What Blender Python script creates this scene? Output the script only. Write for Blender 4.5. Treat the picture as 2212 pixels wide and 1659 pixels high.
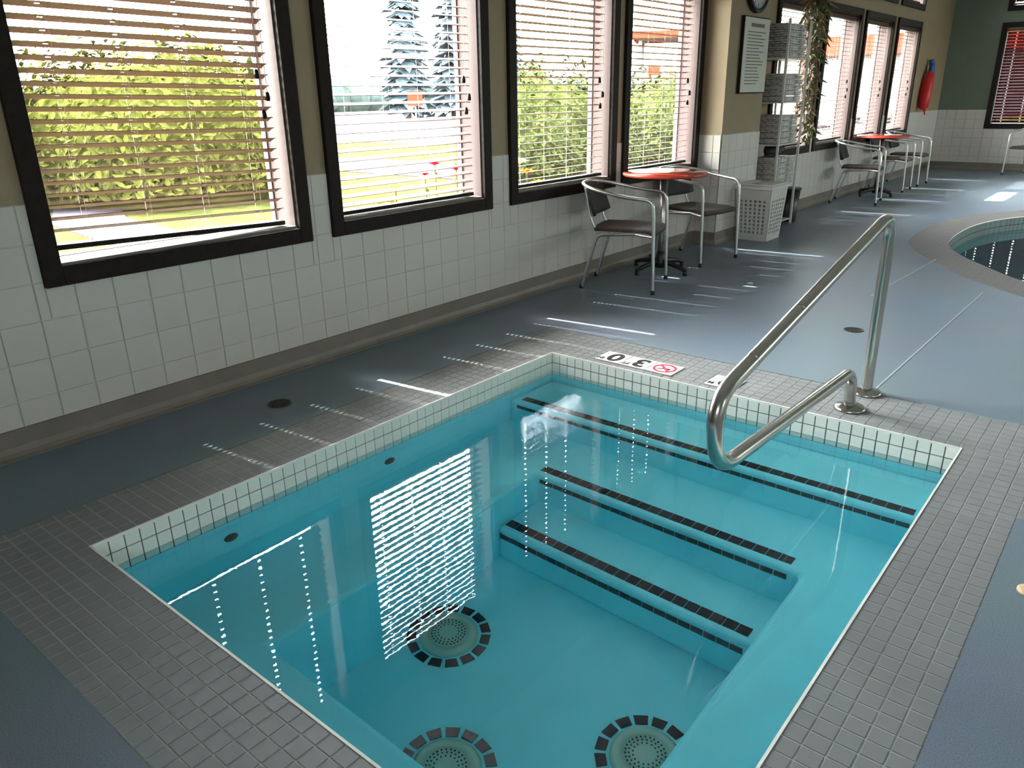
import bpy, bmesh, math, random
from mathutils import Vector, Matrix, Euler

random.seed(7)
for o in list(bpy.data.objects):
    bpy.data.objects.remove(o, do_unlink=True)
SC = bpy.context.scene
COL = SC.collection
PI = math.pi

# ------------------------------------------------------------------ camera
CAM_H = 1.35
YAW, PITCH, ROLL, FPX = -0.696865, -0.359218, -0.017659, 1661.0
def _cam():
    fw = Vector((math.sin(YAW) * math.cos(PITCH), math.cos(YAW) * math.cos(PITCH), math.sin(PITCH)))
    r = Vector((math.cos(YAW), -math.sin(YAW), 0.0))
    u = r.cross(fw)
    r2 = r * math.cos(ROLL) + u * math.sin(ROLL)
    u2 = -r * math.sin(ROLL) + u * math.cos(ROLL)
    m = Matrix((r2, u2, -fw)).transposed().to_4x4()
    m.translation = Vector((0, 0, CAM_H))
    cd = bpy.data.cameras.new('camera')
    cd.sensor_width = 36.0
    cd.lens = FPX / 2212.0 * 36.0
    cd.clip_start, cd.clip_end = 0.02, 500
    c = bpy.data.objects.new('camera', cd)
    COL.objects.link(c)
    c.matrix_world = m
    SC.camera = c
_cam()

# ------------------------------------------------------------------ light
SUN_EL, SUN_AZ = math.radians(57.0), math.radians(7.0)   # sun travels towards +X, a little towards +Y
world = bpy.data.worlds.new('sky_world')
SC.world = world
world.use_nodes = True
nt = world.node_tree
nt.nodes.clear()
sky = nt.nodes.new('ShaderNodeTexSky')
sky.sky_type = 'NISHITA'
sky.sun_disc = False
sky.sun_elevation = SUN_EL
sky.sun_rotation = math.radians(-97.0)
sky.air_density = 1.6
sky.dust_density = 4.0
bg = nt.nodes.new('ShaderNodeBackground')
bg.inputs['Strength'].default_value = 4.2
wo = nt.nodes.new('ShaderNodeOutputWorld')
hz = nt.nodes.new('ShaderNodeHueSaturation')      # summer haze: a paler sky
hz.inputs['Saturation'].default_value = 0.35
nt.links.new(sky.outputs[0], hz.inputs['Color'])
nt.links.new(hz.outputs[0], bg.inputs[0])
nt.links.new(bg.outputs[0], wo.inputs[0])

sl = bpy.data.lights.new('sun', 'SUN')
sl.energy = 12.5
sl.angle = math.radians(0.6)
sl.color = (1.0, 0.95, 0.86)
so = bpy.data.objects.new('sun', sl)
COL.objects.link(so)
sun_dir = Vector((math.cos(SUN_EL) * math.cos(SUN_AZ), math.cos(SUN_EL) * math.sin(SUN_AZ), -math.sin(SUN_EL)))
so.rotation_euler = sun_dir.to_track_quat('-Z', 'Y').to_euler()
so.location = (-20, 0, 30)

SC.view_settings.view_transform = 'Standard'
SC.view_settings.look = 'None'
SC.view_settings.gamma = 1.0
SC.view_settings.use_curve_mapping = False
SC.view_settings.exposure = 1.43
SC.cycles.use_denoising = True
SC.cycles.max_bounces = 12
SC.cycles.diffuse_bounces = 6
SC.cycles.glossy_bounces = 4
SC.cycles.transmission_bounces = 8
SC.cycles.transparent_max_bounces = 16
SC.cycles.sample_clamp_indirect = 6.0
SC.cycles.blur_glossy = 0.5

# ------------------------------------------------------------------ materials
MATS = {}
def mat(name, col, rough=0.5, metal=0.0, spec=0.5, noise=0.0, nscale=20.0, bump=0.0, bscale=40.0, trans=0.0, coat=0.0):
    if name in MATS:
        return MATS[name]
    m = bpy.data.materials.new(name)
    m.use_nodes = True
    t = m.node_tree
    b = t.nodes['Principled BSDF']
    b.inputs['Base Color'].default_value = (*col, 1)
    b.inputs['Roughness'].default_value = rough
    b.inputs['Metallic'].default_value = metal
    b.inputs['Specular IOR Level'].default_value = spec
    b.inputs['Coat Weight'].default_value = coat
    tc = t.nodes.new('ShaderNodeTexCoord')
    if noise > 0:
        n = t.nodes.new('ShaderNodeTexNoise')
        n.inputs['Scale'].default_value = nscale
        n.inputs['Detail'].default_value = 4
        r = t.nodes.new('ShaderNodeValToRGB')
        r.color_ramp.elements[0].position = 0.3
        r.color_ramp.elements[1].position = 0.7
        r.color_ramp.elements[0].color = (*[max(0, c * (1 - noise)) for c in col], 1)
        r.color_ramp.elements[1].color = (*[min(1, c * (1 + noise)) for c in col], 1)
        t.links.new(tc.outputs['Object'], n.inputs['Vector'])
        t.links.new(n.outputs['Fac'], r.inputs['Fac'])
        t.links.new(r.outputs['Color'], b.inputs['Base Color'])
    if bump > 0:
        n2 = t.nodes.new('ShaderNodeTexNoise')
        n2.inputs['Scale'].default_value = bscale
        n2.inputs['Detail'].default_value = 3
        bp = t.nodes.new('ShaderNodeBump')
        bp.inputs['Strength'].default_value = bump
        bp.inputs['Distance'].default_value = 0.01
        t.links.new(tc.outputs['Object'], n2.inputs['Vector'])
        t.links.new(n2.outputs['Fac'], bp.inputs['Height'])
        t.links.new(bp.outputs['Normal'], b.inputs['Normal'])
    MATS[name] = m
    return m

mat('wall_paint', (0.30, 0.230, 0.140), 0.6, noise=0.04, nscale=6, bump=0.05, bscale=120)
mat('cream_paint', (0.75, 0.72, 0.64), 0.6, noise=0.03)
mat('green_paint', (0.15, 0.185, 0.14), 0.55, noise=0.04, nscale=6, bump=0.05, bscale=120)
mat('ceiling_paint', (0.85, 0.84, 0.80), 0.8, noise=0.03)
mat('white_tile', (0.60, 0.568, 0.525), 0.22, noise=0.03, nscale=2.5)
mat('tile_grout', (0.58, 0.58, 0.55), 0.9)
mat('cove_base', (0.19, 0.165, 0.135), 0.45, noise=0.08, nscale=8)
mat('dark_wood', (0.014, 0.009, 0.007), 0.5, spec=0.15, noise=0.25, nscale=30)
mat('jamb_paint', (0.075, 0.055, 0.052), 0.6, spec=0.1)
mat('sill_cream', (0.20, 0.18, 0.155), 0.6, spec=0.1)
mat('sash_paint', (0.10, 0.085, 0.075), 0.6, spec=0.1)
mat('slat_wood', (0.112, 0.070, 0.058), 0.5, spec=0.08, noise=0.08, nscale=14)
mat('slat_red', (0.10, 0.022, 0.024), 0.3, noise=0.2, nscale=14)
mat('cord', (0.45, 0.38, 0.33), 0.8)
mat('dark_plastic', (0.012, 0.011, 0.011), 0.4)
mat('steel', (0.48, 0.47, 0.43), 0.22, metal=1.0, noise=0.05, nscale=12)
mat('aluminium', (0.72, 0.72, 0.71), 0.28, metal=1.0)
mat('black_pad', (0.02, 0.018, 0.017), 0.5, noise=0.3, nscale=90, bump=0.6, bscale=160)
mat('brown_weave', (0.045, 0.033, 0.027), 0.5, noise=0.5, nscale=70, bump=0.6, bscale=160)
mat('rubber', (0.01, 0.01, 0.01), 0.6)
mat('red_laminate', (0.33, 0.035, 0.02), 0.16, noise=0.12, nscale=9, coat=0.4)
mat('red_edge', (0.55, 0.06, 0.03), 0.3)
mat('black_iron', (0.008, 0.008, 0.009), 0.4)
mat('white_plastic', (0.66, 0.63, 0.60), 0.4)
mat('pool_plaster', (0.21, 0.80, 0.91), 0.6, noise=0.04, nscale=3)
mat('deep_plaster', (0.055, 0.29, 0.33), 0.6, noise=0.05, nscale=3)
mat('black_tile', (0.006, 0.010, 0.016), 0.3)
mat('dark_grout', (0.055, 0.075, 0.075), 0.9)
mat('line_grout', (0.30, 0.50, 0.52), 0.9)
mat('waterline_tile', (0.88, 0.87, 0.80), 0.25, noise=0.06, nscale=7)
mat('coping_tile', (0.215, 0.222, 0.228), 0.5, spec=0.25, noise=0.10, nscale=5)
mat('coping_grout', (0.40, 0.39, 0.365), 0.9)
mat('drain_cover', (0.36, 0.58, 0.50), 0.5)
mat('drain_hole', (0.02, 0.07, 0.07), 0.8)
mat('bronze', (0.07, 0.055, 0.035), 0.4, metal=0.6, noise=0.4, nscale=60)
mat('white_paint', (0.6, 0.6, 0.58), 0.4)
mat('print_black', (0.012, 0.012, 0.012), 0.5)
mat('print_red', (0.55, 0.02, 0.06), 0.5)
mat('print_grey', (0.16, 0.15, 0.13), 0.7)
mat('paper', (0.60, 0.60, 0.54), 0.4)
mat('clock_face', (0.62, 0.62, 0.60), 0.3)
mat('towel_grey', (0.60, 0.58, 0.56), 0.95, noise=0.55, nscale=24, bump=0.7, bscale=120)
mat('towel_brown', (0.30, 0.26, 0.22), 0.95, noise=0.35, nscale=45, bump=0.7, bscale=120)
mat('rescue_red', (0.55, 0.012, 0.010), 0.4)
mat('rescue_blue', (0.02, 0.09, 0.30), 0.6)
mat('yellow', (0.65, 0.48, 0.05), 0.6)
mat('leaf_plant', (0.075, 0.10, 0.025), 0.5, noise=0.3, nscale=30)
mat('leaf_dry', (0.26, 0.17, 0.08), 0.7, noise=0.3, nscale=30)
mat('stem_brown', (0.12, 0.075, 0.04), 0.8)
mat('terracotta', (0.20, 0.08, 0.045), 0.8)
mat('soil', (0.03, 0.02, 0.015), 0.9)
mat('hedge_leaf', (0.043, 0.044, 0.009), 0.6, spec=0.0, noise=0.45, nscale=2.2)
mat('bush_leaf', (0.034, 0.042, 0.012), 0.6, spec=0.0, noise=0.5, nscale=2.6)
mat('spruce', (0.040, 0.052, 0.058), 0.8, spec=0.0, noise=0.3, nscale=3)  # distance haze mixed into the needle colour
mat('far_tree', (0.034, 0.044, 0.038), 0.8, spec=0.0, noise=0.3, nscale=2)
mat('bark', (0.08, 0.05, 0.03), 0.9, spec=0.0)
mat('flower_red', (0.22, 0.003, 0.02), 0.5, spec=0.0)
mat('flower_orange', (0.30, 0.075, 0.004), 0.5, spec=0.0)
mat('flower_yellow', (0.25, 0.18, 0.007), 0.5, spec=0.0)
mat('flower_white', (0.25, 0.2, 0.19), 0.5, spec=0.0)
mat('asphalt', (0.032, 0.027, 0.028), 0.9, spec=0.0, noise=0.12, nscale=3)
mat('concrete_walk', (0.05, 0.045, 0.055), 0.9, spec=0.0, noise=0.1, nscale=3)
mat('shop_white', (0.10, 0.10, 0.10), 0.6, spec=0.0)
mat('shop_red', (0.30, 0.025, 0.012), 0.5, spec=0.0)
mat('shop_glass', (0.05, 0.07, 0.08), 0.1)
mat('car_red', (0.30, 0.025, 0.012), 0.25, coat=0.6)
mat('car_grey', (0.33, 0.34, 0.36), 0.25, coat=0.6)
mat('pool_tile', (0.30, 0.38, 0.365), 0.3)
mat('tan_cap', (0.55, 0.38, 0.22), 0.5)
mat('seam', (0.33, 0.38, 0.42), 0.5)

def nodes_mat(name):
    m = bpy.data.materials.new(name)
    m.use_nodes = True
    MATS[name] = m
    return m, m.node_tree, m.node_tree.nodes['Principled BSDF']

# non-slip vinyl deck: blue-grey with fine speckle
m, t, b = nodes_mat('deck')
tc = t.nodes.new('ShaderNodeTexCoord')
n1 = t.nodes.new('ShaderNodeTexNoise'); n1.inputs['Scale'].default_value = 260; n1.inputs['Detail'].default_value = 2
n2 = t.nodes.new('ShaderNodeTexNoise'); n2.inputs['Scale'].default_value = 1.3; n2.inputs['Detail'].default_value = 4
r1 = t.nodes.new('ShaderNodeValToRGB')
r1.color_ramp.elements[0].position = 0.35; r1.color_ramp.elements[1].position = 0.72
r1.color_ramp.elements[0].color = (0.140, 0.184, 0.225, 1); r1.color_ramp.elements[1].color = (0.222, 0.272, 0.320, 1)
mx = t.nodes.new('ShaderNodeMixRGB'); mx.blend_type = 'MULTIPLY'; mx.inputs['Fac'].default_value = 0.25
t.links.new(tc.outputs['Object'], n1.inputs['Vector']); t.links.new(tc.outputs['Object'], n2.inputs['Vector'])
t.links.new(n1.outputs['Fac'], r1.inputs['Fac']); t.links.new(r1.outputs['Color'], mx.inputs['Color1'])
t.links.new(n2.outputs['Color'], mx.inputs['Color2']); t.links.new(mx.outputs['Color'], b.inputs['Base Color'])
b.inputs['Roughness'].default_value = 0.38; b.inputs['Specular IOR Level'].default_value = 0.2
bp = t.nodes.new('ShaderNodeBump'); bp.inputs['Strength'].default_value = 0.12; bp.inputs['Distance'].default_value = 0.002
t.links.new(n1.outputs['Fac'], bp.inputs['Height']); t.links.new(bp.outputs['Normal'], b.inputs['Normal'])

# swimming-pool coping: small tiles too far away to build one by one
m, t, b = nodes_mat('pool_coping')
tc = t.nodes.new('ShaderNodeTexCoord')
br = t.nodes.new('ShaderNodeTexBrick')
br.offset = 0.0
br.inputs['Color1'].default_value = (0.118, 0.113, 0.108, 1); br.inputs['Color2'].default_value = (0.128, 0.122, 0.117, 1)
br.inputs['Mortar'].default_value = (0.155, 0.148, 0.14, 1)
br.inputs['Scale'].default_value = 1.0; br.inputs['Mortar Size'].default_value = 0.0016
br.inputs['Brick Width'].default_value = 0.052; br.inputs['Row Height'].default_value = 0.052
t.links.new(tc.outputs['Object'], br.inputs['Vector']); t.links.new(br.outputs['Color'], b.inputs['Base Color'])
b.inputs['Roughness'].default_value = 2.2

# lawn
m, t, b = nodes_mat('lawn_grass')
tc = t.nodes.new('ShaderNodeTexCoord')
n1 = t.nodes.new('ShaderNodeTexNoise'); n1.inputs['Scale'].default_value = 3.5; n1.inputs['Detail'].default_value = 8
r1 = t.nodes.new('ShaderNodeValToRGB')
r1.color_ramp.elements[0].position = 0.35; r1.color_ramp.elements[1].position = 0.68
r1.color_ramp.elements[0].color = (0.020, 0.025, 0.006, 1); r1.color_ramp.elements[1].color = (0.045, 0.045, 0.012, 1)
t.links.new(tc.outputs['Object'], n1.inputs['Vector']); t.links.new(n1.outputs['Fac'], r1.inputs['Fac'])
t.links.new(r1.outputs['Color'], b.inputs['Base Color'])
b.inputs['Roughness'].default_value = 0.9; b.inputs['Specular IOR Level'].default_value = 0.0

# window pane: clear, thin, a little mirror-like
m, t, b = nodes_mat('pane')
t.nodes.remove(b)
out = t.nodes['Material Output']
tr = t.nodes.new('ShaderNodeBsdfTransparent'); tr.inputs['Color'].default_value = (0.93, 0.95, 0.94, 1)
gl = t.nodes.new('ShaderNodeBsdfGlossy'); gl.inputs['Roughness'].default_value = 0.02
lw = t.nodes.new('ShaderNodeLayerWeight')
pw5 = t.nodes.new('ShaderNodeMath'); pw5.operation = 'POWER'; pw5.inputs[1].default_value = 5.0
fr = t.nodes.new('ShaderNodeMath'); fr.operation = 'MULTIPLY_ADD'; fr.inputs[1].default_value = 0.9; fr.inputs[2].default_value = 0.035
lw.inputs['Blend'].default_value = 0.5
t.links.new(lw.outputs['Facing'], pw5.inputs[0]); t.links.new(pw5.outputs[0], fr.inputs[0])
ms = t.nodes.new('ShaderNodeMixShader')
t.links.new(fr.outputs[0], ms.inputs[0]); t.links.new(tr.outputs[0], ms.inputs[1]); t.links.new(gl.outputs[0], ms.inputs[2])
t.links.new(ms.outputs[0], out.inputs['Surface'])

def water_mat(name, color, ripple, scale, jet=None):
    m, t, b = nodes_mat(name)
    b.inputs['Base Color'].default_value = (*color, 1)
    b.inputs['Roughness'].default_value = 0.0
    b.inputs['IOR'].default_value = 1.333
    b.inputs['Transmission Weight'].default_value = 1.0
    tc = t.nodes.new('ShaderNodeTexCoord')
    n = t.nodes.new('ShaderNodeTexNoise'); n.inputs['Scale'].default_value = scale; n.inputs['Detail'].default_value = 3
    t.links.new(tc.outputs['Object'], n.inputs['Vector'])
    h = n.outputs['Fac']
    if jet:
        g = t.nodes.new('ShaderNodeVectorMath'); g.operation = 'DISTANCE'
        g.inputs[1].default_value = (*jet, 0)
        t.links.new(tc.outputs['Object'], g.inputs[0])
        mr = t.nodes.new('ShaderNodeMapRange')
        mr.inputs['From Min'].default_value = 0.0; mr.inputs['From Max'].default_value = 0.55
        mr.inputs['To Min'].default_value = 7.0; mr.inputs['To Max'].default_value = 0.0
        t.links.new(g.outputs['Value'], mr.inputs['Value'])
        n2 = t.nodes.new('ShaderNodeTexNoise'); n2.inputs['Scale'].default_value = 75; n2.inputs['Detail'].default_value = 4
        t.links.new(tc.outputs['Object'], n2.inputs['Vector'])
        mu = t.nodes.new('ShaderNodeMath'); mu.operation = 'MULTIPLY'
        t.links.new(n2.outputs['Fac'], mu.inputs[0]); t.links.new(mr.outputs[0], mu.inputs[1])
        ad = t.nodes.new('ShaderNodeMath'); ad.operation = 'ADD'
        t.links.new(mu.outputs[0], ad.inputs[0]); t.links.new(h, ad.inputs[1])
        h = ad.outputs[0]
    bp = t.nodes.new('ShaderNodeBump'); bp.inputs['Strength'].default_value = ripple; bp.inputs['Distance'].default_value = 0.01
    t.links.new(h, bp.inputs['Height']); t.links.new(bp.outputs['Normal'], b.inputs['Normal'])
    return m
water_mat('tub_water', (0.93, 0.985, 0.99), 0.008, 16, jet=(-2.28, 2.85))
water_mat('pool_water', (0.66, 0.88, 0.90), 0.01, 9)

# ------------------------------------------------------------------ mesh helpers
class MB:
    def __init__(s):
        s.v, s.f, s.sm = [], [], []
    def add(s, vs, fs, smooth=False, M=None):
        o = len(s.v)
        s.v += [tuple(M @ Vector(p)) if M else tuple(p) for p in vs]
        s.f += [tuple(i + o for i in f) for f in fs]
        s.sm += [smooth] * len(fs)
        return s
    def box(s, a, b, M=None):
        x0, y0, z0 = a; x1, y1, z1 = b
        vs = [(x0,y0,z0),(x1,y0,z0),(x1,y1,z0),(x0,y1,z0),(x0,y0,z1),(x1,y0,z1),(x1,y1,z1),(x0,y1,z1)]
        return s.add(vs, [(0,3,2,1),(4,5,6,7),(0,1,5,4),(1,2,6,5),(2,3,7,6),(3,0,4,7)], False, M)
    def tube(s, pts, r, n=10, caps=True, M=None):
        pts = [Vector(p) for p in pts]
        rs = r if isinstance(r, (list, tuple)) else [r] * len(pts)
        vs, fs = [], []
        t0 = (pts[1] - pts[0]).normalized()
        nrm = t0.orthogonal().normalized()
        for i, p in enumerate(pts):
            if i == 0: t = t0
            elif i == len(pts) - 1: t = (pts[i] - pts[i-1]).normalized()
            else: t = ((pts[i+1] - pts[i]).normalized() + (pts[i] - pts[i-1]).normalized()).normalized()
            nrm = (nrm - t * nrm.dot(t))
            if nrm.length < 1e-6: nrm = t.orthogonal()
            nrm.normalize()
            bn = t.cross(nrm)
            for k in range(n):
                a = 2 * PI * k / n
                vs.append(p + (nrm * math.cos(a) + bn * math.sin(a)) * rs[i])
        for i in range(len(pts) - 1):
            for k in range(n):
                k2 = (k + 1) % n
                fs.append((i*n+k, i*n+k2, (i+1)*n+k2, (i+1)*n+k))
        s.add(vs, fs, True, M)
        if caps:
            L = len(pts) - 1
            s.add(vs[:n], [tuple(range(n-1, -1, -1))], False, M)
            s.add(vs[L*n:], [tuple(range(n))], False, M)
        return s
    def lathe(s, prof, n=24, c=(0,0,0), M=None, smooth=True):
        vs, fs = [], []
        for (r, z) in prof:
            for k in range(n):
                a = 2 * PI * k / n
                vs.append((c[0] + r*math.cos(a), c[1] + r*math.sin(a), c[2] + z))
        for i in range(len(prof) - 1):
            for k in range(n):
                k2 = (k + 1) % n
                fs.append((i*n+k, i*n+k2, (i+1)*n+k2, (i+1)*n+k))
        fs.append(tuple(range(n-1, -1, -1)))
        L = (len(prof)-1)*n
        fs.append(tuple(range(L, L+n)))
        return s.add(vs, fs, smooth, M)
    def prism(s, poly, z0, z1, M=None):
        n = len(poly)
        vs = [(x, y, z0) for x, y in poly] + [(x, y, z1) for x, y in poly]
        fs = [tuple(range(n-1, -1, -1)), tuple(range(n, 2*n))]
        fs += [(i, (i+1) % n, n+(i+1) % n, n+i) for i in range(n)]
        return s.add(vs, fs, False, M)
    def mesh(s, name, material):
        me = bpy.data.meshes.new(name)
        me.from_pydata(s.v, [], s.f)
        me.polygons.foreach_set('use_smooth', s.sm)
        me.materials.append(MATS[material])
        me.update()
        return me
    def build(s, name, material, parent=None, bevel=0.0, seg=2):
        o = bpy.data.objects.new(name, s.mesh(name, material))
        COL.objects.link(o)
        o.parent = parent
        if bevel > 0:
            md = o.modifiers.new('bevel', 'BEVEL')
            md.width = bevel; md.segments = seg; md.limit_method = 'ANGLE'; md.angle_limit = 0.6
        return o

def inst(name, me, parent, loc=(0,0,0), rot=(0,0,0), scale=None):
    o = bpy.data.objects.new(name, me)
    COL.objects.link(o)
    o.parent = parent
    o.location = loc
    o.rotation_euler = rot
    if scale: o.scale = scale
    return o
def thing(name, label, cat, loc=(0,0,0), rz=0.0, group=None):
    o = bpy.data.objects.new(name, None)
    COL.objects.link(o)
    o.empty_display_size = 0.1
    o.location = loc; o.rotation_euler = (0, 0, rz)
    return tag(o, label, cat, group)
def tag(o, label, cat, group=None, kind=None):
    o['label'] = label; o['category'] = cat
    if group: o['group'] = group
    if kind: o['kind'] = kind
    return o
def struct(o, label=None):
    o['kind'] = 'structure'
    if label: o['label'] = label
    return o
def copy_tree(o, parent=None):
    c = o.copy()
    COL.objects.link(c)
    c.parent = parent
    for ch in o.children:
        copy_tree(ch, c)
    return c
def stuff(o):
    o['kind'] = 'stuff'
    return o
def fillet(pts, rad, n=6):
    pts = [Vector(p) for p in pts]
    out = [pts[0]]
    for i in range(1, len(pts) - 1):
        p, a, c = pts[i], pts[i-1], pts[i+1]
        r = rad[i-1] if isinstance(rad, (list, tuple)) else rad
        d1, d2 = (a - p), (c - p)
        l = min(r, d1.length * 0.49, d2.length * 0.49)
        s, e = p + d1.normalized() * l, p + d2.normalized() * l
        for k in range(n + 1):
            u = k / n
            out.append(s * (1-u)**2 + p * 2*u*(1-u) + e * u*u)
    out.append(pts[-1])
    return out

# ------------------------------------------------------------------ dimensions
WX = -3.39                       # inner face of window wall
TX0, TX1, TY0, TY1 = -2.445, -0.410, 0.776, 3.275      # hot tub opening
P = 0.052                        # small tile pitch
CX0, CX1, CY0, CY1 = TX0 - 6*P, TX1 + 5*P, TY0 - 6*P, TY1 + 8*P   # coping outer
RX1, RY0, RY1, RZ = 6.5, -3.0, 15.9, 3.3
EX1, EY0 = 0.42, 2.79            # coping extension to the right at the far side
PX0, PX1, PY0, PY1 = -3.165, -3.39, 6.77, 7.60          # pilaster

# ------------------------------------------------------------------ floor with openings
def catmull(pts, n=8):
    out = []
    L = len(pts)
    for i in range(L):
        p0, p1, p2, p3 = [Vector(pts[(i+j-1) % L]) for j in range(4)]
        for k in range(n):
            u = k / n
            out.append(0.5 * ((2*p1) + (p2-p0)*u + (2*p0-5*p1+4*p2-p3)*u*u + (3*p1-p0-3*p2+p3)*u**3))
    return [(p.x, p.y) for p in out]
POOL = catmull([(-1.14,10.23),(-1.40,9.58),(-1.48,8.88),(-1.44,8.06),(-1.24,7.53),(-0.95,7.08),(-0.66,6.70),(-0.1,6.22),(0.8,5.85),
                (2.2,5.7),(3.8,6.0),(4.9,7.4),(5.0,9.6),(4.2,11.3),(2.4,12.1),(0.6,11.9),(-0.5,11.2)], 6)
def offset(poly, d):
    n = len(poly); out = []
    for i in range(n):
        a, b_ = Vector(poly[i-1]), Vector(poly[(i+1) % n])
        t = (b_ - a).normalized()
        nr = Vector((t.y, -t.x))
        p = Vector(poly[i])
        out.append((p + nr * d))
    area = sum(poly[i][0]*poly[(i+1) % n][1] - poly[(i+1) % n][0]*poly[i][1] for i in range(n))
    if area < 0:
        out = [Vector(poly[i]) * 2 - out[i] for i in range(n)]
    return [(p.x, p.y) for p in out]
POOL_OUT = offset(POOL, 0.33)

def flat_fill(name, loops, z, material):
    bm = bmesh.new()
    es = []
    for lp in loops:
        vs = [bm.verts.new((x, y, z)) for x, y in lp]
        es += [bm.edges.new((vs[i], vs[(i+1) % len(vs)])) for i in range(len(vs))]
    bmesh.ops.triangle_fill(bm, use_beauty=True, use_dissolve=False, edges=es, normal=(0, 0, 1))
    for f in bm.faces:
        if f.normal.z < 0: f.normal_flip()
    me = bpy.data.meshes.new(name)
    bm.to_mesh(me); bm.free()
    me.materials.append(MATS[material])
    o = bpy.data.objects.new(name, me)
    COL.objects.link(o)
    return o
cop_loop = [(CX0,CY0),(CX1,CY0),(CX1,EY0),(EX1,EY0),(EX1,CY1),(CX0,CY1)]
floor = struct(flat_fill('floor', [[(WX-0.2,RY0),(RX1,RY0),(RX1,RY1),(WX-0.2,RY1)], cop_loop, POOL_OUT], 0.0, 'deck'),
               'blue grey speckled non-slip vinyl deck')
def seam(a, b):
    a, b = Vector((*a, 0)), Vector((*b, 0))
    d = (b - a).normalized(); n = Vector((-d.y, d.x, 0)) * 0.004
    mb = MB()
    mb.add([a-n, b-n, b+n, a+n] + [q + Vector((0,0,0.0015)) for q in (a-n, b-n, b+n, a+n)],
           [(4,5,6,7),(0,1,5,4),(1,2,6,5),(2,3,7,6),(3,0,4,7)])
    return mb.build('weld_seam', 'seam', floor)
seam((-0.87, 3.70), (-0.83, 6.16)); seam((-1.42, 5.6), (-1.36, 7.2)); seam((-3.3, 4.62), (-2.7, 4.56))

# ------------------------------------------------------------------ walls
def wall_x(name, xa, xb, y0, y1, z1, holes, material):
    """wall in a plane of constant x with rectangular openings (ya,yb,za,zb)"""
    ys = sorted({y0, y1, *[h[0] for h in holes], *[h[1] for h in holes]})
    zs = sorted({0.0, z1, *[h[2] for h in holes], *[h[3] for h in holes]})
    mb = MB()
    for i in range(len(ys)-1):
        for j in range(len(zs)-1):
            cy, cz = (ys[i]+ys[i+1])/2, (zs[j]+zs[j+1])/2
            if any(h[0] < cy < h[1] and h[2] < cz < h[3] for h in holes): continue
            mb.box((xa, ys[i], zs[j]), (xb, ys[i+1], zs[j+1]))
    return struct(mb.build(name, material))
def wall_y(name, ya, yb, x0, x1, z1, holes, material):
    xs = sorted({x0, x1, *[h[0] for h in holes], *[h[1] for h in holes]})
    zs = sorted({0.0, z1, *[h[2] for h in holes], *[h[3] for h in holes]})
    mb = MB()
    for i in range(len(xs)-1):
        for j in range(len(zs)-1):
            cx, cz = (xs[i]+xs[i+1])/2, (zs[j]+zs[j+1])/2
            if any(h[0] < cx < h[1] and h[2] < cz < h[3] for h in holes): continue
            mb.box((xs[i], ya, zs[j]), (xs[i+1], yb, zs[j+1]))
    return struct(mb.build(name, material))

CW = 0.075                                    # casing width
WIN = [(1.13,2.43),(2.565,3.86),(4.05,5.345),(5.445,6.735),(8.31,9.61),(9.72,11.02),(11.16,12.45),(12.63,13.91)]
WZ0, WZ1 = 0.655, 2.285
CLER = [(11.16,12.45),(12.66,13.91)]
CZ0, CZ1 = 2.44, 3.26
holes = [(a+CW, b-CW, WZ0+CW, WZ1-CW) for a, b in WIN] + [(a+CW, b-CW, CZ0+CW, CZ1-CW) for a, b in CLER]
wall_left = wall_x('wall_left', WX-0.20, WX, RY0, RY1, RZ, holes, 'wall_paint')
wall_left['label'] = 'tan painted wall with a row of windows above white tiles'
fholes = [(-2.63+CW, -1.33-CW, 0.68+CW, 2.33-CW), (-2.60+CW, -1.33-CW, 2.50+CW, 3.10-CW)]
wall_far = wall_y('wall_far', RY1, RY1+0.2, WX-0.2, RX1+0.2, RZ, fholes, 'green_paint')
wall_far['label'] = 'dark green end wall above white tiles'
FILL_WIN = [(1.6,2.3),(11.9,15.4)]  # spans of the added fill-light windows
FILL_WIN_Z = (2.15, 2.85)
wall_right = wall_x('wall_right', RX1, RX1+0.2, RY0, RY1, RZ, [(a, b, *FILL_WIN_Z) for a, b in FILL_WIN], 'cream_paint')
wall_front = wall_y('wall_front', RY0-0.2, RY0, WX-0.2, RX1+0.2, RZ, [(0.9, 2.5, 2.2, 2.9)], 'cream_paint')  # opening for the fill window added behind the camera
ceiling = struct(MB().box((WX-0.2, RY0-0.2, RZ), (RX1+0.2, RY1+0.2, RZ+0.15)).build('ceiling', 'ceiling_paint'))
pil = struct(MB().box((PX1-0.01, PY0, 0), (PX0, PY1, RZ)).build('wall_pillar', 'wall_paint'), 'tan pilaster projecting from the window wall')

# white wall tiles (wainscot)
TP, TT, TG = 0.1525, 0.006, 0.0025
WA0, WA1 = 0.115, 0.985
def tile_rects(u0, u1, holes, off=0.0):
    """cells of a grid on a wall, cut by the window casings"""
    out = []
    z = WA1
    rows = []
    while z > WA0 + 0.01:
        rows.append((max(z - TP, WA0), z)); z -= TP
    k0 = math.floor((u0 - off) / TP)
    k = k0
    while off + k*TP < u1 - 0.005:
        a, b = max(u0, off + k*TP), min(u1, off + (k+1)*TP)
        for (z0, z1) in rows:
            segs = [(a, b, z0, z1)]
            for h in holes:
                ns = []
                for (a_, b_, c_, d_) in segs:
                    if h[1] <= a_ or h[0] >= b_ or h[3] <= c_ or h[2] >= d_:
                        ns.append((a_, b_, c_, d_)); continue
                    if h[0] > a_: ns.append((a_, h[0], c_, d_))
                    if h[1] < b_: ns.append((h[1], b_, c_, d_))
                    if h[2] > c_: ns.append((max(a_, h[0]), min(b_, h[1]), c_, h[2]))
                segs = ns
            out += [s for s in segs if s[1]-s[0] > 0.012 and s[3]-s[2] > 0.012]
        k += 1
    return out
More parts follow.
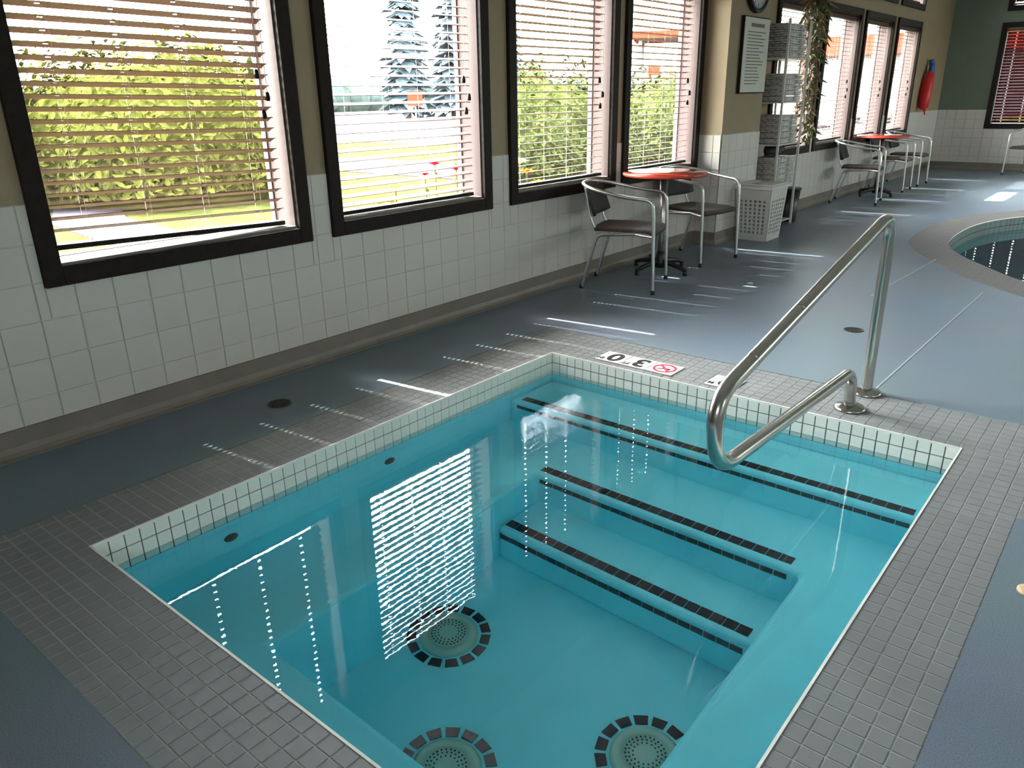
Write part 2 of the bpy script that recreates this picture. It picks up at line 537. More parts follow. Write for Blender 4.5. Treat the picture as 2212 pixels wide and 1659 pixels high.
def tile_box(mb, s, place):
    a, b, c, d = s
    g = TG / 2
    a += g; b -= g; c += g; d -= g
    e = 0.0018
    vs = [place(a,c,0),place(b,c,0),place(b,d,0),place(a,d,0),place(a+e,c+e,TT),place(b-e,c+e,TT),place(b-e,d-e,TT),place(a+e,d-e,TT)]
    mb.add(vs, [(4,5,6,7),(0,1,5,4),(1,2,6,5),(2,3,7,6),(3,0,4,7)])
TILE_MESH = {}
def tiles_on(parent, rects, place, keep, material='white_tile', name='wall_tile', frame=None):
    """the largest-in-view tiles as single objects, the rest joined"""
    rects = sorted(rects, key=keep)
    for s in rects[:300]:
        a, b, c, d = s
        key = (round(b-a, 4), round(d-c, 4), frame, material)
        if key not in TILE_MESH:
            mb = MB(); tile_box(mb, (0, b-a, 0, d-c), lambda u, w, h: Vector(place(u, w, h)) - Vector(place(0, 0, 0)))
            TILE_MESH[key] = mb.mesh(name, material)
        inst(name, TILE_MESH[key], parent, place(a, c, 0))
    if len(rects) > 300:
        mb = MB()
        for s in rects[300:]: tile_box(mb, s, place)
        stuff(mb.build('distant_' + name, material, parent))
casings = [(a, b, WZ0, WZ1) for a, b in WIN]
lr = tile_rects(-1.0, PY0, casings, off=1.2415-TP*8) + tile_rects(PY1, RY1-0.004, casings, off=1.2415-TP*8)
MB().box((WX, RY0, WA0), (WX+0.0035, PY0, WZ0)).box((WX, PY1, WA0), (WX+0.0035, RY1, WZ0)).build('grout_bed', 'tile_grout', wall_left)
pmid = MB()
edges_ = [(-1.0, WIN[0][0])] + [(WIN[i][1], WIN[i+1][0]) for i in range(3)] + [(WIN[3][1], PY0), (PY1, WIN[4][0])] + \
         [(WIN[i][1], WIN[i+1][0]) for i in range(4, 7)] + [(WIN[7][1], RY1)]
for a, b in edges_: pmid.box((WX, a, WZ0), (WX+0.0035, b, WA1))
pmid.build('grout_bed', 'tile_grout', wall_left)
tiles_on(wall_left, lr, lambda u, w, h: (WX+0.003+h, u, w), lambda s: math.hypot(WX, (s[0]+s[1])/2) / max(0.2, (s[1]-s[0])*(s[3]-s[2])/TP/TP) if s[1] > 0.5 else 999, frame='x')
# pilaster tiles: side facing the camera and front face
rr = tile_rects(PX1, PX0, [], off=PX1)
MB().box((PX1, PY0-0.0035, WA0), (PX0+0.0035, PY0, WA1)).box((PX0, PY0-0.0035, WA0), (PX0+0.0035, PY1, WA1)).build('grout_bed', 'tile_grout', pil)
tiles_on(pil, rr, lambda u, w, h: (u, PY0-0.003-h, w), lambda s: 0, frame='yn')
rr = tile_rects(PY0, PY1, [], off=PY0)
tiles_on(pil, rr, lambda u, w, h: (PX0+0.003+h, u, w), lambda s: 0, frame='x')
# far wall tiles
fr_ = tile_rects(WX+0.01, 1.0, [(-2.63, -1.33, 0.68, 2.33)], off=WX)
MB().box((WX, RY1-0.0035, WA0), (RX1, RY1, 0.68)).box((WX, RY1-0.0035, 0.68), (-2.63, RY1, WA1)).box((-1.33, RY1-0.0035, 0.68), (RX1, RY1, WA1)).build('grout_bed', 'tile_grout', wall_far)
tiles_on(wall_far, fr_, lambda u, w, h: (u, RY1-0.003-h, w), lambda s: s[0], frame='yn')

# cove baseboards
def cove(name, pts, z=WA0, t=0.012, foot=0.05):
    """coved base swept along a floor polyline, room side to the right of travel"""
    prof = [(0.0, z), (t, z), (t, 0.045), (t+0.006, 0.022), (t+0.018, 0.008), (foot, 0.003), (foot, 0.0), (0.0, 0.0)]
    mb = MB()
    n = len(prof)
    rows = []
    for i, p in enumerate(pts):
        p = Vector((*p, 0))
        d0 = (p - Vector((*pts[i-1], 0))).normalized() if i > 0 else None
        d1 = (Vector((*pts[i+1], 0)) - p).normalized() if i < len(pts)-1 else None
        if d0 is None: d0 = d1
        if d1 is None: d1 = d0
        n0, n1 = Vector((d0.y, -d0.x, 0)), Vector((d1.y, -d1.x, 0))
        nr = (n0 + n1)
        nr = nr / max(0.3, nr.dot(n0))
        rows.append([p + nr*u + Vector((0,0,w)) for u, w in prof])
    vs = [v for r in rows for v in r]
    fs = []
    for i in range(len(rows)-1):
        for k in range(n):
            k2 = (k+1) % n
            fs.append((i*n+k, (i+1)*n+k, (i+1)*n+k2, i*n+k2))
    fs += [tuple(range(n)), tuple(range((len(rows)-1)*n + n - 1, (len(rows)-1)*n - 1, -1))]
    mb.add(vs, fs)
    return struct(mb.build(name, 'cove_base'), 'brown coved base along the foot of the wall')
cove('baseboard_left', [(WX, RY0), (WX, PY0), (PX0, PY0), (PX0, PY1), (WX, PY1), (WX, RY1), (RX1, RY1)])

# ------------------------------------------------------------------ windows and blinds
def window_x(name, y0, y1, z0, z1, label, mull=False):
    w = thing(name, label, 'window', (WX, (y0+y1)/2, z0))
    w['kind'] = 'structure'
    hw, h = (y1-y0)/2, z1-z0
    p = 0.028
    for a, b in (((0,-hw,0),(p,-hw+CW,h)), ((0,hw-CW,0),(p,hw,h)), ((0,-hw+CW,0),(p,hw-CW,CW)), ((0,-hw+CW,h-CW),(p,hw-CW,h))):
        MB().box(a, b).build('casing_board', 'dark_wood', w, bevel=0.004)
    jm = MB()
    i = hw - CW
    jm.box((-0.17,-i,CW),(0.0,-i+0.008,h-CW)).box((-0.17,i-0.008,CW),(0.0,i,h-CW)).box((-0.17,-i,h-CW-0.008),(0.0,i,h-CW))
    jm.build('jamb', 'jamb_paint', w)
    MB().box((-0.17,-i,CW),(0.002,i,CW+0.012)).build('sill', 'sill_cream', w)
    sf = MB()
    x0, x1 = -0.19, -0.155
    f = 0.016
    sf.box((x0,-i,CW),(x1,-i+f,h-CW)).box((x0,i-f,CW),(x1,i,h-CW)).box((x0,-i+f,CW),(x1,i-f,CW+f)).box((x0,-i+f,h-CW-f),(x1,i-f,h-CW))
    sf.build('sash_frame', 'sash_paint', w)
    MB().box((-0.176,-i+f-0.005,CW+f-0.005),(-0.170,i-f+0.005,h-CW-f+0.005)).build('glass_pane', 'pane', w)
    # daylight portal in the opening
    pl = bpy.data.lights.new('daylight_portal', 'AREA')
    pl.shape = 'RECTANGLE'; pl.size = h - 2*CW; pl.size_y = 2*i
    pl.cycles.is_portal = True
    po = bpy.data.objects.new('daylight_portal', pl)
    COL.objects.link(po); po.parent = w
    po.location = (-0.205, 0, h/2)
    po.rotation_euler = (0, -PI/2, 0)
    return w

SD, SP = 0.050, 0.0475          # slat depth and pitch
def slat_mesh(length, material, holes=4):
    nx = 5
    us = [-SD/2, -SD*0.28, -0.0055, 0.0055, SD*0.28, SD/2]
    L = length/2
    ys = [-L]
    hp = [-L + length*(k+0.5)/holes for k in range(holes)]
    for q in hp: ys += [q-0.010, q+0.010]
    ys.append(L)
    zz = lambda u: 0.0030 - 0.0030*(u/(SD/2))**2
    bm = bmesh.new()
    T = 0.0022
    top = [[bm.verts.new((u, y, zz(u)+T/2)) for u in us] for y in ys]
    bot = [[bm.verts.new((u, y, zz(u)-T/2)) for u in us] for y in ys]
    hole = lambda i, j: (i % 2 == 1) and j == 2
    for i in range(len(ys)-1):
        for j in range(nx):
            if hole(i, j): 
                a = (i,j); q = [(i,j),(i,j+1),(i+1,j+1),(i+1,j)]
                for m_ in range(4):
                    p0, p1 = q[m_], q[(m_+1) % 4]
                    bm.faces.new((top[p0[0]][p0[1]], top[p1[0]][p1[1]], bot[p1[0]][p1[1]], bot[p0[0]][p0[1]]))
                continue
            bm.faces.new((top[i][j], top[i][j+1], top[i+1][j+1], top[i+1][j]))
            bm.faces.new((bot[i][j], bot[i+1][j], bot[i+1][j+1], bot[i][j+1]))
    for i in range(len(ys)-1):
        bm.faces.new((top[i][0], top[i+1][0], bot[i+1][0], bot[i][0]))
        bm.faces.new((top[i][-1], bot[i][-1], bot[i+1][-1], top[i+1][-1]))
    for j in range(nx):
        bm.faces.new((top[0][j], bot[0][j], bot[0][j+1], top[0][j+1]))
        bm.faces.new((top[-1][j], top[-1][j+1], bot[-1][j+1], bot[-1][j]))
    bmesh.ops.recalc_face_normals(bm, faces=bm.faces)
    me = bpy.data.meshes.new('slat')
    bm.to_mesh(me); bm.free()
    me.materials.append(MATS[material])
    return me, hp

def blind(origin, rz, width, z0, z1, tilt, label, material='slat_wood', gap=0.030, skew=0.0, cords=True, group='window blinds'):
    """origin on the wall plane at the opening's centre; local +X into the room. tilt > 0: outer edge up"""
    w = thing('window_blind', label, 'window blind', origin, rz, group)
    L = width - 0.006 - gap
    yc = -gap/2 + 0.0
    xb = -0.062
    me, hp = slat_mesh(L, material)
    MB().box((xb-0.03, -width/2+0.002, z1-0.05), (xb+0.03, width/2-0.002, z1-0.006)).build('head_rail', material, w, bevel=0.003)
    z = z1 - 0.075
    k = 0
    n = int((z - z0 - 0.02) / SP) + (0 if skew else 1)
    zb = z - n*SP
    for k in range(n):
        zc = z - k*SP
        f = k / max(1, n-1)
        inst('slat', me, w, (xb + random.uniform(-0.0008, 0.0008), yc, zc), (-skew*f + random.uniform(-0.0012, 0.0012), tilt + random.uniform(-0.012, 0.012), 0))
    br_ = MB().box((-0.027, -L/2, -0.011), (0.027, L/2, 0.011)).build('bottom_rail', 'dark_wood', w, bevel=0.003)
    br_.location = (xb, yc, z0 + 0.014 + skew*0.0); br_.rotation_euler = (-skew, 0, 0)
    for q in hp:
        lc = MB()
        for sx in (-0.027, 0.027): lc.tube([(xb+sx*math.cos(tilt), yc+q+0.012, z0+0.02), (xb+sx*math.cos(tilt), yc+q+0.012, z1-0.05)], 0.0009, 4, caps=False)
        lc.build('ladder_cord', 'cord', w)
    if cords:
        for dy, zt in ((0.055, 0.62), (0.085, 0.54), (0.10, 0.72)):
            zc = z0 + (z1-z0)*0.0 + zt
            pc = MB().tube([(xb+0.034, width/2-dy, z1-0.05), (xb+0.034, width/2-dy, zc)], 0.0012, 5).build('pull_cord', 'cord', w)
            MB().lathe([(0.003,0.0),(0.009,-0.006),(0.012,-0.03),(0.010,-0.042)], 10, (xb+0.034, width/2-dy, zc)).build('tassel', 'dark_wood', pc)
    return w

ww = 1.0
WLAB = ['dark framed window beside the tub nearest the camera', 'dark framed window second from the camera, spruces outside', 'dark framed window behind the near metal chair',
        'dark framed window just before the tan pilaster', 'dark framed window behind the towel rack and hanging plant', 'dark framed window right of the hanging plant',
        'dark framed window behind the far red table', 'dark framed window nearest the red rescue tube']
TILT = [-20, 15, -8, -6, 3, 6, 6, 6]
BLAB = ['half-tilted blind in the nearest window, bottom rail hanging slanted', 'blind with tipped-down slats in the second window from the camera', 'open-slat blind in the window behind the near chair',
        'open-slat blind in the window beside the tan pilaster', 'blind behind the hanging plant and towel rack', 'blind in the window just right of the hanging plant',
        'blind in the window behind the far red table', 'blind in the last window before the green wall']
for i, (a, b) in enumerate(WIN):
    window_x('window_%d' % (i+1), a, b, WZ0, WZ1, WLAB[i])
    ow = b - a - 2*CW - 0.016
    z0 = {0: 0.765}.get(i, WZ0+CW+0.016)
    blind((WX, (a+b)/2, 0), 0, ow, z0, WZ1-CW-0.008, math.radians(TILT[i]), BLAB[i], skew=0.035 if i == 0 else 0.0)
for i, (a, b) in enumerate(CLER):
    window_x('window_%d' % (9+i), a, b, CZ0, CZ1, ['small upper window above the far red table', 'small upper window nearest the green wall'][i])
i = 1
a, b = CLER[1]
blind((WX, (a+b)/2, 0), 0, b-a-2*CW-0.016, CZ0+CW+0.016, CZ1-CW-0.008, math.radians(40), 'closed blind in the upper window nearest the green wall', cords=False)
# end-wall windows (rotated)
def window_far(name, x0, x1, z0, z1, label, blabel):
    w = thing(name, label, 'window', ((x0+x1)/2, RY1, z0), -PI/2)
    w['kind'] = 'structure'
    hw, h = (x1-x0)/2, z1-z0
    p = 0.028
    for a, b in (((0,-hw,0),(p,-hw+CW,h)), ((0,hw-CW,0),(p,hw,h)), ((0,-hw+CW,0),(p,hw-CW,CW)), ((0,-hw+CW,h-CW),(p,hw-CW,h))):
        MB().box(a, b).build('casing_board', 'dark_wood', w, bevel=0.004)
    i = hw - CW
    MB().box((-0.19,-i,CW),(0,-i+0.008,h-CW)).box((-0.19,i-0.008,CW),(0,i,h-CW)).box((-0.19,-i,h-CW-0.008),(0,i,h-CW)).box((-0.19,-i,CW),(0,i,CW+0.01)).build('jamb', 'jamb_paint', w)
    MB().box((-0.18,-i,CW),(-0.174,i,h-CW)).build('glass_pane', 'pane', w)
    blind(((x0+x1)/2, RY1, 0), -PI/2, 2*i-0.016, z0+CW+0.016, z1-CW-0.008, math.radians(-62), blabel, 'slat_red', cords=False)
window_far('window_11', -2.63, -1.33, 0.68, 2.33, 'dark framed window in the green end wall', 'closed dark red blind in the green end wall')
window_far('window_12', -2.60, -1.33, 2.50, 3.10, 'small upper window in the green end wall', 'closed dark red blind in the upper end window')
# unseen high windows added to the opposite wall for fill light
for k, (a, b) in enumerate(FILL_WIN):
    w = struct(MB().box((RX1+0.08, a, FILL_WIN_Z[0]), (RX1+0.086, b, FILL_WIN_Z[1])).build('window_%d' % (13+k), 'pane'), 'added high fill-light window in the opposite wall, %s' % ('nearest the tub', 'nearest the end wall')[k])
    fr_m = MB()
    fr_m.box((RX1+0.06, a, FILL_WIN_Z[0]), (RX1+0.11, a+0.03, FILL_WIN_Z[1])).box((RX1+0.06, b-0.03, FILL_WIN_Z[0]), (RX1+0.11, b, FILL_WIN_Z[1]))
    fr_m.box((RX1+0.06, a+0.03, FILL_WIN_Z[0]), (RX1+0.11, b-0.03, FILL_WIN_Z[0]+0.03)).box((RX1+0.06, a+0.03, FILL_WIN_Z[1]-0.03), (RX1+0.11, b-0.03, FILL_WIN_Z[1]))
    fr_m.build('sash_frame', 'dark_wood', w)
    pl = bpy.data.lights.new('daylight_portal', 'AREA'); pl.shape = 'RECTANGLE'; pl.size = FILL_WIN_Z[1]-FILL_WIN_Z[0]; pl.size_y = b-a; pl.cycles.is_portal = True
    po = bpy.data.objects.new('daylight_portal', pl); COL.objects.link(po); po.location = (RX1+0.19, (a+b)/2, sum(FILL_WIN_Z)/2); po.rotation_euler = (0, PI/2, 0)

w = struct(MB().box((0.9, RY0-0.106, 2.2), (2.5, RY0-0.10, 2.9)).build('window_15', 'pane'), 'added high fill-light window behind the camera')  # unseen window added here to bring in fill light
MB().box((0.9, RY0-0.13, 2.2), (2.5, RY0-0.07, 2.23)).box((0.9, RY0-0.13, 2.87), (2.5, RY0-0.07, 2.9)).box((0.9, RY0-0.13, 2.23), (0.93, RY0-0.07, 2.87)).box((2.47, RY0-0.13, 2.23), (2.5, RY0-0.07, 2.87)).build('sash_frame', 'dark_wood', w)
pl = bpy.data.lights.new('daylight_portal', 'AREA'); pl.shape = 'RECTANGLE'; pl.size = 1.6; pl.size_y = 0.7; pl.cycles.is_portal = True
po = bpy.data.objects.new('daylight_portal', pl); COL.objects.link(po); po.location = (1.7, RY0-0.19, 2.55); po.rotation_euler = (PI/2, 0, 0)

# ------------------------------------------------------------------ hot tub
ZW = -0.106
tub = thing('hot_tub', 'sunken square hot tub with aqua plaster, steps and white waterline tiles', 'hot tub', ((TX0+TX1)/2, (TY0+TY1)/2, 0))
TC = Vector(((TX0+TX1)/2, (TY0+TY1)/2, 0))
def T(p): return tuple(Vector(p) - TC)
ZF = -1.05
Z1, Z2, Z3 = -0.26, -0.53, -0.79
N1, N2, N3 = 2.905, 2.525, 2.240
BL, BR, BN = -1.97, -0.735, 1.075       # bench inner edges
def tbox(a, b): return T(a), T(b)
sh = MB()
g = 0.0
x0, x1, y0, y1, zt = TX0-0.004, TX1+0.004, TY0-0.004, TY1+0.004, -0.003
o_ = 0.12
sh.box(*tbox((x0-o_, y0-o_, ZF-0.12), (x1+o_, y1+o_, ZF)))
sh.box(*tbox((x0-o_, y0-o_, ZF), (x0, y1+o_, zt-0.01))).box(*tbox((x1, y0-o_, ZF), (x1+o_, y1+o_, zt-0.01)))
sh.box(*tbox((x0, y0-o_, ZF), (x1, y0, zt-0.01))).box(*tbox((x0, y1, ZF), (x1, y1+o_, zt-0.01)))
sh.build('basin', 'pool_plaster', tub)
# bench along three sides, running level into the second tread
bo = [(x0,y0),(x1,y0),(x1,N1+0.02),(x0,N1+0.02)]
bi = [(BL,BN),(BR,BN),(BR,N2),(BL,N2)]
bmb = MB()
bmb.add([T((x, y, Z2)) for x, y in bo] + [T((x, y, Z2)) for x, y in bi] + [T((x, y, ZF-0.02)) for x, y in bi],
        [(k, (k+1) % 4, 4+(k+1) % 4, 4+k) for k in range(4)] + [(4+k, 4+(k+1) % 4, 8+(k+1) % 4, 8+k) for k in range(4)])
bench = bmb.build('bench', 'pool_plaster', tub, bevel=0.026, seg=4)
def step(xa, xb, yn, yb, z, name, stripe):
    st = bench if name == 'bench' else MB().box(*tbox((xa, yn, ZF), (xb, yb, z))).build(name, 'pool_plaster', tub, bevel=0.028, seg=4)
    s0, s1 = stripe
    n = int((s1 - s0) / P)
    me = MB().box((0.0015, 0, 0), (P-0.0015, P-0.004, 0.003)).mesh('nosing_tile', 'black_tile')
    mv = MB().box((0.0015, -0.003, 0), (P-0.0015, 0, P-0.014)).mesh('riser_tile', 'black_tile')
    for k in range(n):
        inst('nosing_tile', me, st, T((s0+k*P, yn+0.036, z-0.0005)))
        inst('riser_tile', mv, st, T((s0+k*P, yn+0.0005, z-0.080)))
    return st
step(x0, x1, N1, y1, Z1, 'step', (x0+0.05, x1-0.03))
step(BL, BR, N2, N1, Z2, 'bench', (BL-0.012, BR-0.015))
step(BL-0.005, BR+0.005, N3, N2+0.02, Z3, 'step', (BL+0.01, BR-0.03))
# waterline tiles
me_v = {}
def wl_tile(dirn):
    if dirn not in me_v:
        mb = MB()
        a, b, c, d, e, h = 0.0013, P-0.0013, 0.0013, P-0.0013, 0.0015, 0.004
        q = [(a,c,0),(b,c,0),(b,d,0),(a,d,0),(a+e,c+e,h),(b-e,c+e,h),(b-e,d-e,h),(a+e,d-e,h)]
        f = {'xp': lambda u,w,h_: (h_, u, w), 'xn': lambda u,w,h_: (-h_, u, w), 'yp': lambda u,w,h_: (u, h_, w), 'yn': lambda u,w,h_: (u, -h_, w)}[dirn]
        mb.add([f(*p) for p in q], [(4,5,6,7),(0,1,5,4),(1,2,6,5),(2,3,7,6),(3,0,4,7)])
        me_v[dirn] = mb.mesh('waterline_tile', 'waterline_tile')
    return me_v[dirn]
ny, nx_ = int(round((TY1-TY0)/P)), int(round((TX1-TX0)/P))
py, px_ = (TY1-TY0)/ny, (TX1-TX0)/nx_
gb = MB()
gb.box(*tbox((x0, y0, -0.165), (x0+0.002, y1, zt))).box(*tbox((x1-0.002, y0, -0.165), (x1, y1, zt)))
gb.box(*tbox((x0, y0, -0.165), (x1, y0+0.002, zt))).box(*tbox((x0, y1-0.002, -0.165), (x1, y1, zt)))
gb.build('tile_grout', 'dark_grout', tub)
rest = MB()
for r in range(3):
    z = -0.004 - (r+1)*P
    for k in range(ny):
        inst('waterline_tile', wl_tile('xp'), tub, T((x0+0.0015, TY0+k*py, z)))
        wl_tile('xn')
        for p_, f_ in [([Vector(v) for v in [q.co for q in me_v['xn'].vertices]], [tuple(q.vertices) for q in me_v['xn'].polygons])]:
            rest.add([p + Vector(T((x1-0.0015, TY0+k*py, z))) for p in p_], f_)
    for k in range(nx_):
        inst('waterline_tile', wl_tile('yn'), tub, T((TX0+k*px_, y1-0.0015, z)))
        wl_tile('yp')
        rest.add([Vector(q.co) + Vector(T((TX0+k*px_, y0+0.0015, z))) for q in me_v['yp'].vertices], [tuple(q.vertices) for q in me_v['yp'].polygons])
stuff(rest.build('hidden_side_tiles', 'waterline_tile', tub))
# floor suction covers ringed with black tiles
def tub_drain(x, y):
    d = MB().lathe([(0.118,0.0),(0.118,0.008),(0.104,0.016),(0.080,0.018),(0.078,0.012),(0.074,0.022),(0.02,0.026)], 36).build('suction_cover', 'drain_cover', tub)
    d.location = T((x, y, ZF))
    hl = MB()
    for rr_, n in ((0.015,6),(0.028,11),(0.041,16),(0.054,22),(0.066,27)):
        for k in range(n):
            a = 2*PI*k/n
            hl.lathe([(0.0034,0.0),(0.0034,0.0035)], 6, (rr_*math.cos(a), rr_*math.sin(a), 0.0215))
    stuff(hl.build('cover_holes', 'drain_hole', d))
    me = MB().add([(0.128,-0.021,0),(0.165,-0.026,0),(0.165,0.026,0),(0.128,0.021,0),(0.128,-0.021,0.004),(0.165,-0.026,0.004),(0.165,0.026,0.004),(0.128,0.021,0.004)],
                  [(4,5,6,7),(0,1,5,4),(1,2,6,5),(2,3,7,6),(3,0,4,7)]).mesh('ring_tile', 'black_tile')
    for k in range(15):
        inst('ring_tile', me, d, (0,0,0.0003), (0,0,2*PI*k/15 + 0.1))
tub_drain(-1.815, 1.75); tub_drain(-1.405, 1.31); tub_drain(-0.925, 1.755)
lip = MB()
for a, b in (((TX0-0.006,TY0-0.006,-0.008),(TX1+0.006,TY0+0.001,0.0015)), ((TX0-0.006,TY1-0.001,-0.008),(TX1+0.006,TY1+0.006,0.0015)),
             ((TX0-0.006,TY0,-0.008),(TX0+0.001,TY1,0.0015)), ((TX1-0.001,TY0,-0.008),(TX1+0.006,TY1,0.0015))):
    lip.box(*tbox(a, b))
lip.build('edge_trim', 'waterline_tile', tub)
# return fittings on the left wall of the tub
for yy in (1.25, 2.05):
    MB().lathe([(0.028,0),(0.028,0.006),(0.02,0.012),(0.008,0.014)], 18, M=Matrix.Translation(T((x0, yy, -0.30))) @ Matrix.Rotation(PI/2, 4, 'Y')).build('jet_fitting', 'dark_plastic', tub)
wp = MB()
wp.add([(x0,y0,0),(x1,y0,0),(x1,y1,0),(x0,y1,0)], [(0,1,2,3)])
wo_ = wp.build('hot_tub_water', 'tub_water')
wo_.location = (0, 0, ZW)
tag(wo_, 'clear still water filling the square hot tub', 'water', kind='stuff')

# coping of small grey tiles
cop = struct(flat_fill('hot_tub_coping', [cop_loop, [(TX0,TY0),(TX1,TY0),(TX1,TY1),(TX0,TY1)]], -0.0022, 'coping_grout'), 'band of small grey tiles around the hot tub')
ct = MB()
e = 0.0015
ct.add([(e,e,0),(P-e,e,0),(P-e,P-e,0),(e,P-e,0),(2*e,2*e,0.003),(P-2*e,2*e,0.003),(P-2*e,P-2*e,0.003),(2*e,P-2*e,0.003)],
       [(4,5,6,7),(0,1,5,4),(1,2,6,5),(2,3,7,6),(3,0,4,7)])
ct_me = ct.mesh('coping_tile', 'coping_tile')
cells = []
def cop_cells(x0, x1, y0, y1):
    nx = int(round((x1-x0)/P)); ny = int(round((y1-y0)/P))
    for i in range(nx):
        for j in range(ny):
            cells.append((x0+i*P, y0+j*P))
cop_cells(CX0, TX0, TY0, TY1+0.01); cop_cells(TX1, CX1, TY0, TY1+0.01)
cop_cells(CX0, CX1+0.01, CY0, TY0); cop_cells(CX0, CX1+0.01, TY1, CY1); cop_cells(CX1, EX1, EY0, CY1)
def in_view(x, y):
    v = Vector((x, y, -CAM_H))
    mi = SC.camera.matrix_world.inverted_safe() @ Vector((x, y, 0))
    return mi.z < -0.3 and abs(mi.x/mi.z)*FPX < 1140 and abs(mi.y/mi.z)*FPX < 860
cells.sort(key=lambda c: math.hypot(c[0], c[1]) + (0 if in_view(*c) else 100))
for c in cells[:300]: inst('coping_tile', ct_me, cop, (c[0], c[1], -0.0034))
rest = MB()
for c in cells[300:]:
    rest.add([(v.co.x+c[0], v.co.y+c[1], v.co.z-0.0034) for v in ct_me.vertices], [tuple(q.vertices) for q in ct_me.polygons])
stuff(rest.build('farther_coping_tiles', 'coping_tile', cop))

# ------------------------------------------------------------------ depth markers
def glyph(txt, size, loc, parent, material, name='numeral'):
    cu = bpy.data.curves.new(name, 'FONT')
    cu.body = txt; cu.size = size; cu.extrude = 0.0006; cu.offset = 0.0045 if size > 0.06 else 0.0012
    cu.align_x = 'CENTER'; cu.align_y = 'CENTER'
    cu.materials.append(MATS[material])
    tmp = bpy.data.objects.new('tmp', cu)
    COL.objects.link(tmp)
    me = bpy.data.meshes.new_from_object(tmp.evaluated_get(bpy.context.evaluated_depsgraph_get()))
    bpy.data.objects.remove(tmp, do_unlink=True)
    if not me.materials: me.materials.append(MATS[material])
    return inst(name, me, parent, loc)
def plate(name, x, y, label, kind, big=None, small=None):
    t_ = thing(name, label, 'depth marker', (x, y, 0.0008), PI, 'depth markers on the far coping')
    MB().box((-0.077,-0.077,0),(0.077,0.077,0.004)).build('tile', 'white_paint', t_, bevel=0.0015)
    if kind == 'text':
        glyph(big, 0.165, (-0.014, -0.006, 0.0045), t_, 'print_black')
        glyph(small, 0.040, (0.054, 0.044, 0.0045), t_, 'print_black', 'unit_letters')
    else:
        mb = MB()
        n = 40
        for r0, r1 in ((0.050, 0.062),):
            vs = []
            for k in range(n):
                a = 2*PI*k/n
                for r_, z in ((r0,0.004),(r1,0.004),(r0,0.0052),(r1,0.0052)): vs.append((r_*math.cos(a), r_*math.sin(a), z))
            fs = []
            for k in range(n):
                p, q = 4*k, 4*((k+1) % n)
                fs += [(p+2,p+3,q+3,q+2),(p+1,q+1,q+3,p+3),(p,p+2,q+2,q)]
            mb.add(vs, fs)
        mb.box((-0.052,-0.006,0.0040),(0.052,0.006,0.0051), Matrix.Rotation(math.radians(-45),4,'Z'))
        mb.build('ban_ring', 'print_red', t_)
        dv = MB()
        dv.lathe([(0.010,0.0),(0.010,0.0008)], 14, (-0.024, 0.004, 0.004))
        dv.tube([(-0.014,-0.002,0.0046),(0.006,0.008,0.0046),(0.034,0.026,0.0046)], [0.0006,0.0008,0.0005], 6)
        dv.add([(-0.016,-0.006,0.0045),(0.010,0.002,0.0045),(0.036,0.022,0.0045),(0.033,0.029,0.0045),(0.004,0.014,0.0045),(-0.016,0.002,0.0045)], [(0,1,2,3,4,5)])
        dv.add([(-0.040,-0.028,0.0045),(0.040,-0.028,0.0045),(0.040,-0.023,0.0045),(-0.040,-0.023,0.0045)], [(0,1,2,3)])
        dv.build('diver_figure', 'print_black', t_)
MY = 3.405
plate('depth_marker', -2.122, MY, 'white tile with a black 0, leftmost marker on the far edge', 'text', '0', 'IN')
plate('depth_marker', -1.966, MY, 'white tile with a black 3 on the far edge', 'text', '3', 'FT')
plate('no_diving_marker', -1.810, MY, 'white tile with a red no-diving circle', 'ban')
plate('depth_marker', -1.475, MY, 'white marker tile partly hidden behind the handrail', 'text', '9', 'M')

# ------------------------------------------------------------------ handrail
hr = thing('handrail', 'stainless steel tub handrail looping out over the steps', 'handrail', (-0.889, 3.55, 0))
hy = lambda y, z: (0, y-3.55, z)
HRP = fillet([hy(3.675, 0.0), hy(3.662, 0.85), hy(1.985, 0.50), hy(2.035, 0.248), hy(3.385, 0.195), hy(3.432, 0.0)], [0.15, 0.17, 0.13, 0.10], 9)
MB().tube(HRP, 0.0255, 20).build('rail_tube', 'steel', hr)
for (y_, z_), (y2, z2) in (((2.62,0.6325),(2.628,0.6342)), ((2.24,0.5532),(2.248,0.5549)),):
    MB().tube([hy(y_, z_), hy(y2, z2)], 0.0262, 20).build('weld_joint', 'steel', hr)
for y_ in (3.675, 3.432):
    MB().lathe([(0.068,0.0),(0.068,0.006),(0.062,0.014),(0.034,0.022),(0.028,0.026)], 28, hy(y_, 0.001)).build('base_flange', 'steel', hr)

# ------------------------------------------------------------------ floor drains, caps
def floor_drain(x, y, label):
    t_ = thing('floor_drain', label, 'drain', (x, y, 0), 0, 'floor drains')
    MB().lathe([(0.056,0.0),(0.056,0.003),(0.050,0.0035),(0.047,0.0015),(0.01,0.0015)], 28).build('plate', 'bronze', t_)
    me = MB().box((-0.006,-0.004,0.0015),(0.006,0.004,0.003)).mesh('slot', 'print_black')
    for r_, n in ((0.014,5),(0.028,9),(0.040,13)):
        for k in range(n):
            a = 2*PI*k/n
            inst('slot', me, t_, (r_*math.cos(a), r_*math.sin(a), 0.0008), (0,0,a+PI/2))
floor_drain(-3.02, 1.89, 'round bronze floor drain between the tub and the window wall')
floor_drain(-1.26, 4.70, 'round bronze floor drain behind the handrail')
tag(MB().lathe([(0.022,0.0),(0.022,0.004),(0.015,0.007),(0.004,0.008)], 18).build('deck_plug', 'white_plastic'), 'small white round cap set in the deck', 'cap').location = (-2.25, 5.49, 0)
